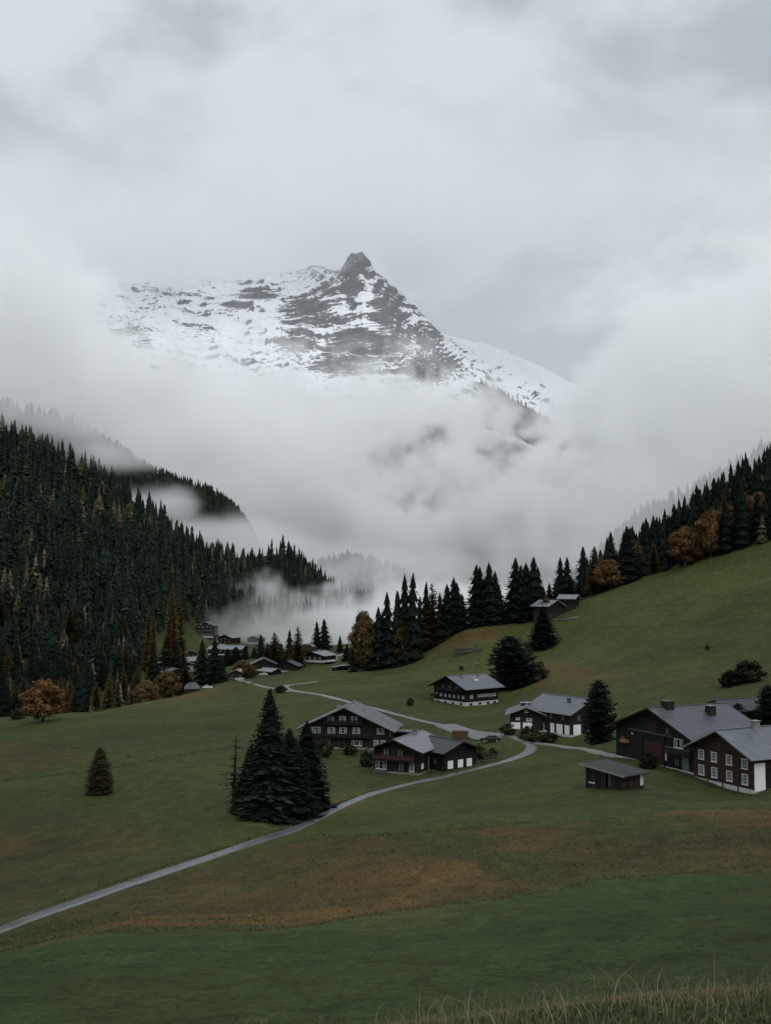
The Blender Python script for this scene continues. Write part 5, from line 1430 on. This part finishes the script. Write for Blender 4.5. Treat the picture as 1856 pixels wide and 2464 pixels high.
for u_ in (-4.8, -1.0, 2.4, 5.2): bb.panel('cellar_window', M_BLACKT, 'R', u_, 0.5, 1.2, 0.7)
bb.skylight(-3.0, 1.4); bb.skylight(4.0, 1.0); MB().cyl((3.2, 0.4, bb.H + bb.rise - 3.2 * bb.t + .2), (3.2, 0.4, bb.H + bb.rise - 3.2 * bb.t + 1.0), 0.16).build('vent_pipe', M_WHITE, bb.roof)
bb.skylight(0.9, 3.9, 1.5, 0.8, M_WHITE)

# ---- broad gabled chalet behind the spruce clump
pd = hit(935, 1806, 200, 330)
WD, LD = 20.0, 12.0
rd = house('chalet', 'broad three-storey dark gabled chalet behind the spruce clump', 'chalet', pd, R(-8), WD, LD, (1, -1))
bd = Block(rd, WD, LD, 4.9, 24.5, 1.7, 1.8, 0.5, wall=M_TIMBER, roof=M_ROOF2, trim=True, plinth=M_STONE)
for u_ in (-3.4, -0.6, 2.1): bd.window('F', u_, 6.9, 1.5, 1.25, bars=(2, 1), shutters=None)
for u_ in (-8.4, -6.6, -3.2, -0.5, 2.6, 8.2): bd.window('F', u_, 4.35, 1.7, 1.3, bars=(2, 1))
for u_ in (7.2, 8.8): bd.window('F', u_, 1.6, 1.1, 1.3, bars=(1, 1))
bd.window('F', 2.7, 1.5, 2.4, 1.2, bars=(3, 0)); bd.window('F', -4.0, 1.7, 1.2, 1.2, frame=M_GREYT); bd.door('F', -0.8, 0.3)
bd.balcony('F', -6.5, 6.0, 2.9, 1.2, M_BLACKT, posts=False); bd.balcony('F', -5.0, 4.2, 5.7, 1.0, M_BLACKT, posts=False)
bd.window('R', -3.0, 3.4, 1.0, 1.2); bd.skylight(2.0, 3.2, 0.8, 1.1); bd.chimney(1.0, -2.6, 0.9, 0.9, 1.2)

# ---- small chalet with the balcony by the road
pe = hit(1010, 1866, 170, 260)
WE, LE = 9.6, 12.0
re_ = house('chalet', 'small chalet with wooden balcony and pale roof beside the road', 'chalet', pe, R(-24), WE, LE, (1, -1))
be = Block(re_, WE, LE, 4.7, 20, 1.2, 1.5, 0.35, wall=M_TIMBER, roof=M_ROOF3, trim=True, plinth=M_STONE)
be.balcony('F', -4.6, 4.2, 2.55, 1.3, M_REDT, 1.0, True)
be.window('F', -3.2, 1.4, 2.3, 1.5, bars=(2, 1)); be.window('F', 1.0, 1.35, 1.0, 1.6, frame=M_GREYT); be.window('F', 3.2, 1.35, 1.0, 1.6)
for u_ in (-2.2, 0.8): be.window('F', u_, 3.9, 1.1, 1.2, frame=M_GREYT)
be.panel('bench', M_GREYT, 'F', -3.0, 0.15, 2.6, 0.4, 0.5, 0.6)
be.panel('notice_board', M_BRIGHT, 'R', -4.6, 1.5, 1.0, 1.0); be.panel('post', M_TRIM, 'R', -2.6, 1.8, 0.16, 2.9, 0.16, 0.5)
be.window('R', -1.0, 2.0, 1.0, 1.2, frame=M_GREYT); be.panel('fascia', M_TRIM, 'R', -2.5, 3.75, 6.0, 0.10, 0.08, 0.05)
be.chimney(2.2, 0.5, 0.7, 0.7, 0.9)
bx = Block(re_, 8.5, 8.0, 4.2, 20, 1.0, 1.1, 0.35, (WE / 2 + 2.2, LE / 2 - 3.2), R(62), wall=M_BLACKT, roof=M_ROOFD, trim=True, plinth=M_STONE)
for u_ in (-2.6, 0.0, 2.3): bx.panel('shutter', M_BRIGHT, 'F', u_, 1.6, 1.35, 1.5)
bx.window('L', 1.5, 2.2, 1.0, 1.2, frame=M_GREYT)
rp = MB().box((0, 0, 0), (9.0, 4.0, 0.16)).build('carport', M_ROOF2, None, hit(950, 1782, 200, 300) + Vector((0, 0, 2.3)), R(-8))
tag(rp, 'flat-roofed carport between the two roadside chalets', 'carport')
for sx in (-1, 1):
    for sy in (-1, 1): MB().box((sx * 4.2, sy * 1.8, -1.6), (0.16, 0.16, 3.1)).build('post', M_TIMBER, rp)
MB().box((0, 1.9, -1.2), (8.6, 0.10, 2.2)).build('back_wall', M_BLACKT, rp)

# ---- the village
def cottage(px, by, D, W_, L_, H_, pitch, rz, label, wall=None, roof=None, base=0.6, rows=((2.0, 3),), cat='chalet', name='chalet', trim=True, plinth=None, oe=0.9, og=1.0, balc=None, white=False, sink=0.3):
    a, b_ = slope(px, by)
    p = Vector((float(a * D), D, gz(float(a * D), D)))
    want = float(b_ * D)
    p.z = 0.35 * p.z + 0.65 * want if abs(p.z - want) < 6 else p.z
    r_ = house(name, label, cat, p, R(rz), W_, L_, (0, -1), sink)
    k_ = Block(r_, W_, L_, H_, pitch, oe, og, base, wall=wall or M_TIMBER, roof=roof or M_ROOF2, plinth=plinth, trim=trim, courses=False, deep=6)
    for z_, cnt in rows:
        for i in range(cnt):
            k_.window('F', ((i + 0.5) / cnt - 0.5) * W_ * 0.9, z_, min(1.3, W_ * 0.55 / cnt), 1.15, curtain=False, bars=(1, 0), frame=M_WHITE if white else M_TRIM)
    if balc is not None:
        for z_ in balc: k_.balcony('F', -W_ * 0.46, W_ * 0.46, z_, 1.0, M_TIMBER, posts=False)
    return r_, k_
cottage(493, 1531, 800, 13.0, 12, 8.6, 22, -6, 'tall four-storey house above the village, below the mist', M_TIMBER, M_ROOF2, 0.9, ((2.4, 5), (5.0, 5), (7.4, 4), (9.6, 2)), 'house', 'house', 'pale', balc=(3.6, 6.2), white=True)
q_, k_ = cottage(542, 1552, 770, 13, 9, 5.4, 18, -32, 'dark house with white-edged roofs right of the tall house', M_BLACKT, M_ROOF3, 0.8, ((2.2, 3), (4.4, 3)), 'house', 'house', 'pale')
q_, k_ = cottage(525, 1541, 790, 9, 8, 4.0, 16, -30, 'low house half hidden behind the white-edged roofs', M_GREYT, M_ROOF3, 0.8, ((2.2, 2),), 'house', 'house', 'pale')
q_, k_ = cottage(588, 1574, 700, 13, 22, 3.6, 17, 78, 'long hall with a large pale grey roof in the village', M_BLACKT, M_ROOF3, 0.6, ((1.8, 3),), 'hall', 'hall', True)
for u_ in (-7, -3, 1, 5): k_.window('L', u_, 2.0, 1.4, 1.2, curtain=False)
cottage(458, 1582, 660, 8, 8, 4.6, 20, 28, 'brown village chalet with a pale wall left of the dark spruces', M_TIMBER, M_ROOF2, 2.4, ((3.6, 2),), trim='pale')
cottage(413, 1580, 670, 6, 6, 3.4, 20, 20, 'small white-walled house at the forest edge of the village', M_BLACKT, M_ROOF2, 2.2, ((2.6, 2),), 'house', 'house', trim='pale')
cottage(389, 1612, 600, 10, 9, 3.4, 21, 24, 'brown-roofed house among the trees at the forest edge', M_BLACKT, roof_mat('brown_shingle', (0.15, 0.135, 0.12), 0.5, 0.4), 0.6, ((2.0, 3),), 'house', 'house')
cottage(454, 1612, 620, 5, 6, 4.2, 18, 15, 'narrow grey-walled house behind the dark spruce pair', M_GREYT, M_ROOF2, 3.0, ((2.2, 1),), 'house', 'house', plinth=M_STONE)
cottage(569, 1636, 535, 8.2, 8, 3.4, 22, -4, 'small red-brown chalet at the end of the village road', M_REDT, roof_mat('tan_shingle', (0.20, 0.17, 0.14), 0.5, 0.4), 0.9, ((2.3, 2),), trim='pale', balc=(1.5,))
cottage(635, 1606, 590, 12.5, 11, 3.4, 24, 8, 'larger of two black barns at the village edge', M_BLACKT, M_ROOF2, 0.4, (), 'barn', 'barn', 'pale')
cottage(691, 1614, 575, 11, 10, 2.9, 24, -8, 'smaller black barn right of the larger barn', M_BLACKT, M_ROOFD, 0.4, (), 'barn', 'barn', True)
cottage(665, 1624, 545, 6.5, 8.5, 2.2, 20, 48, 'little shed with bright sheet roof before the barns', M_BLACKT, M_ROOF3, 0.3, (), 'shed', 'shed', 'pale')
q_, k_ = cottage(752, 1587, 610, 15, 13, 3.4, 15, -28, 'long low village chalet with pale roof beside the golden larch', M_BLACKT, M_ROOF3, 0.9, ((2.1, 4),), trim=True, white=True)
k_.panel('terrace', M_WHITE, 'R', -1, 0.3, 9, 0.5, 1.6, 1.0); k_.panel('post', M_WHITE, 'R', 5.2, 1.7, 0.3, 3.0, 0.3, 1.6)
cottage(853, 1598, 545, 4.2, 5, 3.2, 16, -14, 'red-brown hut at the low end of the crest row', M_REDT, M_ROOFD, 0.3, ((2.3, 1),), 'hut', 'hut', white=True)
cottage(232, 1606, 560, 7, 7, 2.6, 24, 18, 'small hut roof among the forest trees on the shaded slope', M_BLACKT, M_ROOF2, 0.4, (), 'hut', 'hut', 'pale', sink=-1.5)
cottage(1338, 1456, 482, 10, 9, 2.8, 26, 38, 'dark hut below the wood, its roof edge snow-white', M_BLACKT, M_ROOF3, 0.3, (), 'hut', 'hut', 'pale', plinth=M_BLACKT, sink=1.2)
cottage(1388, 1440, 486, 7, 7, 2.6, 24, 62, 'smaller pale-roofed hut right of the dark hut', M_BLACKT, M_ROOF3, 0.3, (), 'hut', 'hut', 'pale', plinth=M_BLACKT, sink=1.2)
cottage(836, 1572, 680, 6, 6, 2.4, 18, 10, 'distant low house seen past the end of the crest row', M_GREYT, M_ROOF3, 0.4, ((1.6, 2),), 'house', 'house')
cottage(478, 1562, 720, 9, 9, 4.2, 20, 12, 'brown house just below the tall four-storey house', M_TIMBER, M_ROOF2, 0.8, ((2.0, 3), (4.0, 2)), 'house', 'house', 'pale')
cottage(610, 1545, 800, 10, 9, 3.8, 18, -20, 'grey house at the edge of the mist behind the long hall', M_GREYT, M_ROOF2, 0.6, ((2.0, 3),), 'house', 'house', 'pale')
cottage(664, 1562, 720, 9, 8, 3.6, 20, 16, 'dim house behind the thin brownish larch', M_GREYT, M_ROOF2, 0.6, ((2.0, 3),), 'house', 'house', 'pale')
cottage(726, 1570, 660, 8, 8, 3.6, 18, -30, 'back roof adjoining the long village chalet', M_BLACKT, M_ROOF3, 0.6, ((2.0, 2),), 'house', 'house', True)
cottage(425, 1622, 580, 8, 7, 3.2, 22, 30, 'dark cottage between the forest corner and the spruce pair', M_BLACKT, M_ROOF2, 0.5, ((1.9, 2),), 'cottage', 'cottage', 'pale')
# open wagon shed by the track
pw = hit(820, 1613, 380, 640)
ww = empty('wagon_shed', pw, R(12)); tag(ww, 'open wagon shed with a pale curved roof by the meadow track', 'shed')
MB().bar((-4.0, 0, 1.5), (4.0, 0, 2.6), 3.2, 0.14).build('roof', M_ROOF3, ww)
for x_, z_ in ((-3.6, 1.5), (-1.2, 1.85), (1.2, 2.15), (3.6, 2.5)): MB().box((x_, -1.4, z_ / 2 - 0.4), (0.18, 0.18, z_ + 0.7)).build('post', M_TIMBER, ww)
MB().box((-2.9, 0, 0.3), (2.0, 2.9, 2.0)).build('store', M_BLACKT, ww); MB().box((0.5, 1.3, 0.7), (6.6, 0.1, 2.2)).build('back_wall', M_BLACKT, ww)

# ------------------------------------------------------------------ small things
def car(px, by, D, rz, col, label, L_=4.3):
    a, b_ = slope(px, by); p = Vector((float(a * D), D, gz(float(a * D), D) + 0.08))
    o = empty('car', p, R(rz)); tag(o, label, 'car')
    mt = simple_mat('car_paint', col, 0.25, 0.6, 0.05, 1)
    prof = [(-2.1, 0.32), (2.1, 0.32), (2.15, 0.62), (2.05, 0.86), (1.25, 0.98), (-1.85, 1.02), (-2.12, 0.85)]
    def ext(pr, w, nm, m_):
        mb = MB(); i = len(pr)
        for y in (-w, w):
            for x, z in pr: mb.V.append((x * L_ / 4.3, y, z))
        mb.Fc.append(tuple(range(i))); mb.Fc.append(tuple(range(2 * i - 1, i - 1, -1)))
        for k in range(i): mb.Fc.append((k, i + k, i + (k + 1) % i, (k + 1) % i))
        ob = mb.build(nm, m_, o); bv = ob.modifiers.new('b', 'BEVEL'); bv.width = 0.07; bv.segments = 2
        return ob
    ext(prof, 0.86, 'body', mt)
    ext([(-1.75, 1.0), (1.15, 0.97), (0.45, 1.42), (-1.15, 1.45)], 0.74, 'cabin', M_GLASS)
    ext([(-1.2, 1.42), (0.42, 1.40), (0.36, 1.47), (-1.12, 1.49)], 0.70, 'car_roof', mt)
    for x in (-1.35, 1.35):
        for y in (-0.80, 0.80):
            w_ = MB().cyl((x * L_ / 4.3, y - 0.1, 0.32), (x * L_ / 4.3, y + 0.1, 0.32), 0.32, K=14).build('wheel', M_BLACKT, o)
            MB().cyl((x * L_ / 4.3, y - 0.115, 0.32), (x * L_ / 4.3, y + 0.115, 0.32), 0.19, K=10).build('rim', M_TRIM, w_)
    for y in (-0.6, 0.6): MB().box((2.12 * L_ / 4.3, y, 0.72), (0.08, 0.34, 0.14)).build('headlight', M_TRIM, o)
    return o
ct = hit(1180, 1786, 200, 300)
car(1180, 1786, ct.y, 178, (0.012, 0.012, 0.014), 'black car parked on the yard beside the road bend', 4.5)
car(560, 1639, 526, 10, (0.03, 0.03, 0.035), 'dark car parked before the small red-brown chalet')
car(577, 1638, 524, 170, (0.45, 0.46, 0.47), 'silver car parked right of the dark village car')
car(634, 1622, 543, 160, (0.55, 0.55, 0.55), 'white car beside the little bright-roofed shed')
car(716, 1587, 604, 20, (0.50, 0.50, 0.50), 'white car parked by the long village chalet')
car(500, 1654, 470, 12, (0.5, 0.5, 0.5), 'white car behind the meadow crest below the dark spruces')
# timber skip on the yard
pk = hit(1108, 1777, 200, 320)
sk = empty('skip', pk, R(-14)); tag(sk, 'rust-brown box container on the yard beside the road', 'container')
M_RUST = simple_mat('rusty_steel', (0.085, 0.042, 0.026), 0.8, 0.3, 0.4, 2, 0.01, 12)
MB().box((0, 0, 0.9), (3.4, 1.9, 1.5)).build('body', M_RUST, sk)
for x_ in (-1.6, -0.8, 0, 0.8, 1.6): MB().box((x_, -0.98, 0.9), (0.09, 0.10, 1.5)).build('rib', M_RUST, sk)
MB().box((0, 0, 1.68), (3.6, 2.1, 0.10)).build('rim', M_RUST, sk)
for x_ in (-1.3, 1.3): MB().box((x_, 0, 0.07), (0.3, 1.7, 0.2)).build('foot', M_METAL, sk)
# greenhouse-like tunnel roof behind the meadow crest
pg = Vector((float(slope(462, 1655)[0] * 500), 500.0, 0)); pg.z = float(slope(462, 1655)[1] * 500) - 0.5
gh = empty('polytunnel', pg, R(10)); tag(gh, 'pale blue-grey tunnel roof peeping over the meadow crest', 'polytunnel')
mb = MB(); K_ = 12
for i in range(K_ + 1):
    t = math.pi * i / K_
    for y in (-2.5, 2.5): mb.V.append((3.6 * math.cos(t), y, 0.2 + 2.6 * math.sin(t)))
for i in range(K_): mb.Fc.append((2 * i, 2 * i + 1, 2 * i + 3, 2 * i + 2))
mb.Fc.append(tuple(range(0, 2 * K_ + 2, 2))); mb.Fc.append(tuple(range(1, 2 * K_ + 2, 2)))
mb.build('cover', M_ROOF3, gh)
for i in range(5):
    r_ = MB()
    for k in range(8):
        t0, t1 = math.pi * k / 8, math.pi * (k + 1) / 8; y = -2.4 + 1.2 * i
        r_.bar((3.65 * math.cos(t0), y, 0.2 + 2.65 * math.sin(t0)), (3.65 * math.cos(t1), y, 0.2 + 2.65 * math.sin(t1)), 0.08)
    r_.build('hoop', M_METAL, gh)
MB().box((0, 0, -2.0), (7.2, 5, 4.4)).build('base', M_BLACKT, gh)
# stack of round timber and old rails on the slope
pl = hit(1126, 1574, 380, 520)
st = empty('log_stack', pl, R(14)); tag(st, 'weathered stack of rails and logs on the brown bank', 'log stack')
for i, (z_, x0, x1) in enumerate([(0.25, -6, 6), (0.75, -6, 5.6), (1.25, -5.8, 1.4), (1.75, -5.9, 1.6), (2.3, -6.2, 1.2), (2.8, -6.2, 0.6), (1.3, 1.6, 6), (1.8, 1.8, 5.9), (2.4, 2.2, 6.1), (3.0, 3.0, 4.2)]):
    MB().cyl((x0, (i % 3) * 0.12, z_), (x1, -(i % 2) * 0.15, z_ + (0.16 if i % 2 else -0.06)), 0.20, 0.16, 8).build('log', (M_GREYT, M_TIMBER)[i % 3 == 0], st)
for x_ in (-5.4, -1.8, 1.6, 5.5): MB().box((x_, -0.35, 1.3), (0.20, 0.20, 3.3)).build('post', M_GREYT, st)
# trough post and box above the upper chalet
pp = hit(1146, 1622, 300, 460)
po = empty('signpost', pp, 0); tag(po, 'weathered post with a pale crosspiece behind the upper chalet', 'post')
MB().box((0, 0, 1.9), (0.28, 0.28, 4.6)).build('pole', M_GREYT, po); MB().box((0.2, 0, 4.0), (1.5, 0.2, 0.35)).build('crosspiece', M_TRIM, po)
pp = hit(1110, 1613, 300, 480)
po = empty('transformer_box', pp, R(10)); tag(po, 'small black box standing in the meadow above the chalet', 'box')
MB().box((0, 0, 0.75), (1.4, 1.0, 1.7)).build('body', M_BLACKT, po); MB().box((0, 0, 1.66), (1.6, 1.2, 0.10)).build('lid', M_ROOFD, po)
# garden fence by the road bend
fp = [hit(x, y, 180, 280) for x, y in ((1168, 1836), (1178, 1834), (1188, 1832), (1198, 1830))]
fe = empty('garden_fence', fp[0], 0); tag(fe, 'short plank fence in the garden by the road bend', 'fence')
for p in fp: MB().box((p.x - fp[0].x, p.y - fp[0].y, p.z - fp[0].z + 0.55), (0.14, 0.14, 1.5)).build('post', M_GREYT, fe)
for a_, b_ in zip(fp, fp[1:]):
    for z_ in (0.45, 0.95): MB().bar(a_ - fp[0] + Vector((0, -.08, z_)), b_ - fp[0] + Vector((0, -.08, z_)), 0.04, 0.14).build('rail', M_GREYT, fe)
# ------------------------------------------------------------------ grass that shows as blades
GR = np.random.default_rng(9)
m, n, l, b = new_mat('grass_blade')
l.new(attr(n, 'tint').outputs['Color'], b.inputs['Base Color'])
b.inputs['Roughness'].default_value = 0.7; b.inputs['Specular IOR Level'].default_value = 0.15
M_BLADE = m
def blades(name, label, x, y, h, w, col, bend=0.5, lift=0.0):
    """one bent tapering blade at every point"""
    N = len(x); z = ground_h(x, y) + lift
    a = GR.random(N) * 6.283; lean = bend * h * (0.3 + GR.random(N)); a2 = GR.random(N) * 6.283
    u = np.stack([np.cos(a), np.sin(a), np.zeros(N)], 1) * (w / 2)[:, None]
    d = np.stack([np.cos(a2) * lean, np.sin(a2) * lean, np.zeros(N)], 1)
    p0 = np.stack([x, y, z - 0.02], 1)
    p1 = p0 + d * 0.22 + np.stack([np.zeros(N), np.zeros(N), h * 0.55], 1)
    p2 = p0 + d + np.stack([np.zeros(N), np.zeros(N), h * (1 - 0.25 * bend)], 1)
    V = np.stack([p0 - u, p0 + u, p1 + u * 0.75, p1 - u * 0.75, p2], 1).reshape(-1, 3)
    i = np.arange(N)[:, None] * 5
    T = np.concatenate([i + [0, 1, 2], i + [0, 2, 3], i + [3, 2, 4]], 1).reshape(-1, 3)
    o = link(name, np_mesh(name, V, T, None, M_BLADE, False, np.repeat(np.clip(col, 0.004, 1), 5, 0)))
    tag(o, label, 'grass', kind='stuff')
    return o
def polar(N, px0, px1, d0, d1, power=1.0):
    D = d0 + (d1 - d0) * GR.random(N) ** power
    px = px0 + (px1 - px0) * GR.random(N)
    return (px - 928) / F * D, D, px
def ground_col(x, y):
    i = np.clip(np.searchsorted(_lr, y), 0, len(_lr) - 1); j = np.clip(np.searchsorted(_px, x / y * F + 928), 0, len(_px) - 1)
    return gcol.reshape(len(_lr), len(_px), 3)[i, j]
G_GREEN = np.array((0.042, 0.064, 0.022)); G_TAN = np.array((0.20, 0.145, 0.075)); G_BROWN = np.array((0.115, 0.072, 0.036)); G_PALE = np.array((0.27, 0.235, 0.15))
# the verge at the photographer's feet
x, y, px = polar(95000, -200, 2200, 7.0, 15.5, 0.8)
lip = np.exp(-((y - 12.6 - 0.5 * np.sin(x * 1.3)) / 1.15) ** 2) * sstep(700, 1000, px) * (1 - 0.75 * sstep(1650, 1856, px)) + 0.12 * (fbm2(x, y, 1.3, 2, 3) > 0.35)
dry = GR.random(len(x)) < lip * 0.85
mixg = GR.random(len(x))[:, None]
col = np.where(dry[:, None], G_TAN * (0.20 + 0.38 * mixg) + G_BROWN * 0.2 + G_GREEN * 0.3, (G_GREEN * 0.95 + G_BROWN * 0.25 * mixg ** 3 + G_PALE * 0.5 * (mixg > 0.955)) * (0.5 + 0.75 * GR.random((len(x), 1))))
hgt = np.where(dry, 0.04 + 0.13 * GR.random(len(x)) ** 1.6, 0.03 + 0.11 * GR.random(len(x)) ** 2)
blades('grass', 'rough grass on the verge at the very bottom edge', x, y, hgt, 0.006 + 0.008 * GR.random(len(x)), col, 0.9)
x, y, px = polar(1300, 560, 2050, 8.0, 14.5)
k = GR.random(len(x)) < 0.35 + 0.65 * sstep(800, 1200, px); x, y = x[k], y[k]
blades('grass', 'tall pale dry stalks standing up from the verge', x, y, 0.16 + 0.42 * GR.random(len(x)) ** 2.6, 0.006 + 0.004 * GR.random(len(x)), G_PALE * (0.3 + 0.4 * GR.random((len(x), 1))), 0.8)
# short tussocks across the cut meadow
x, y, px = polar(60000, -150, 2000, 18, 84, 0.8)
col = ground_col(x, y) * 1.5 * (0.75 + 0.5 * GR.random((len(x), 1))) + np.array((0.03, 0.016, 0.004)) * (GR.random((len(x), 1)) < 0.12)
blades('grass', 'short tussocks scattered over the cut meadow', x, y, 0.03 + 0.04 * GR.random(len(x)), 0.02 + 0.035 * GR.random(len(x)), col, 0.9)
# unmown dry grass on the bank between the meadow and the road
x, y, px = polar(60000, -150, 2000, 66, 150, 1.0)
z = ground_h(x, y); qx, qy = topx(x, y, z)
BANKP = [(-200, 2330), (0, 2292), (300, 2234), (700, 2230), (860, 2206), (1200, 2165), (1400, 2122), (1856, 2088), (2100, 2060), (2100, 1930), (1856, 1948), (1560, 1962), (1290, 1982), (1000, 2006), (760, 2012), (560, 2066), (279, 2156), (0, 2262), (-200, 2330)]
k = in_poly(qx, qy, BANKP) & (fbm2(x, y, 6, 3, 77) + 0.9 * GR.normal(size=len(x)) > 0.0); x, y = x[k], y[k]
col = ground_col(x, y) * 1.55 * (0.75 + 0.5 * GR.random((len(x), 1)))
blades('grass', 'unmown brown grass on the bank below the road', x, y, 0.08 + 0.16 * GR.random(len(x)), 0.04 + 0.06 * GR.random(len(x)), col, 0.9)
# the same on the rough patches of the meadow beyond the road, and across the valley floor
x, y, px = polar(40000, -150, 2000, 95, 330, 0.9)
k = fbm2(x, y, 14, 3, 41) > 0.0; x, y = x[k], y[k]
rd_ = np.array([(p.x, p.y) for p in ROAD_C])
near_road = np.min((x[:, None] - rd_[None, ::3, 0]) ** 2 + (y[:, None] - rd_[None, ::3, 1]) ** 2, 1) < 2.6 ** 2
x, y = x[~near_road], y[~near_road]
col = ground_col(x, y) * 1.55 * (0.8 + 0.4 * GR.random((len(x), 1))) + np.array((0.02, 0.008, 0.002)) * (GR.random((len(x), 1)) < 0.2)
blades('grass', 'rough tufts over the meadows of the valley floor', x, y, 0.05 + 0.08 * GR.random(len(x)), 0.07 + 0.08 * GR.random(len(x)), col, 0.9)
# rank growth along ditches, field edges and terraces
DITCH = [([(-60, 1882), (120, 1868), (300, 1842), (440, 1816), (600, 1800)], 0.5, 900), ([(60, 1788), (150, 1797), (250, 1812), (330, 1825)], 0.45, 500), ([(-40, 2300), (150, 2256), (330, 2236), (560, 2238), (720, 2230), (860, 2206), (1060, 2178), (1250, 2156), (1400, 2124), (1620, 2104), (1900, 2086)], 0.22, 1800), ([(770, 2006), (900, 2010), (1080, 1998), (1300, 1978)], 0.3, 800), ([(1400, 1520), (1560, 1508), (1700, 1492), (1856, 1470)], 0.5, 420), ([(700, 1655), (820, 1640), (900, 1632)], 0.4, 160), ([(730, 1650), (840, 1636), (960, 1618)], 0.4, 160),
         ([(1330, 1490), (1430, 1468), (1500, 1450), (1620, 1425), (1740, 1402)], 0.4, 200), ([(1560, 1480), (1700, 1440), (1800, 1412), (1900, 1404)], 0.4, 200), ([(820, 1622), (940, 1606), (1010, 1596), (1090, 1580), (1170, 1560), (1220, 1545)], 0.6, 400), ([(1290, 1794), (1400, 1802), (1500, 1812)], 0.3, 260), ([(560, 2032), (660, 2000), (724, 1978), (800, 1940), (860, 1918)], 0.35, 900), ([(150, 2168), (300, 2116), (440, 2070), (560, 2036)], 0.3, 900), ([(880, 1890), (1003, 1872), (1130, 1848), (1230, 1822)], 0.25, 500)]
xs, ys, hs_ = [], [], []
for pix, hh, cnt in DITCH:
    c_ = catmull([hit(a_, b__, 40).xy for a_, b__ in pix], 10)
    for i in range(cnt):
        t = GR.random() * (len(c_) - 1.001); j = int(t); p = c_[j].lerp(c_[j + 1], t - j)
        s_ = 0.10 + 0.0016 * p.y
        xs.append(p.x + GR.normal() * s_); ys.append(p.y + GR.normal() * s_ * 1.6); hs_.append(0.6 * hh * (0.4 + 0.8 * GR.random()))
xs, ys, hs_ = np.array(xs), np.array(ys), np.array(hs_)
col = np.array((0.058, 0.062, 0.026)) * (0.6 + 0.7 * GR.random((len(xs), 1))) + np.array((0.03, 0.016, 0.006)) * (GR.random((len(xs), 1)) < 0.3)
blades('grass', 'rank dark grass along ditches and field edges', xs, ys, hs_, 0.05 + 0.0007 * ys * (0.6 + GR.random(len(xs))), col, 0.8)
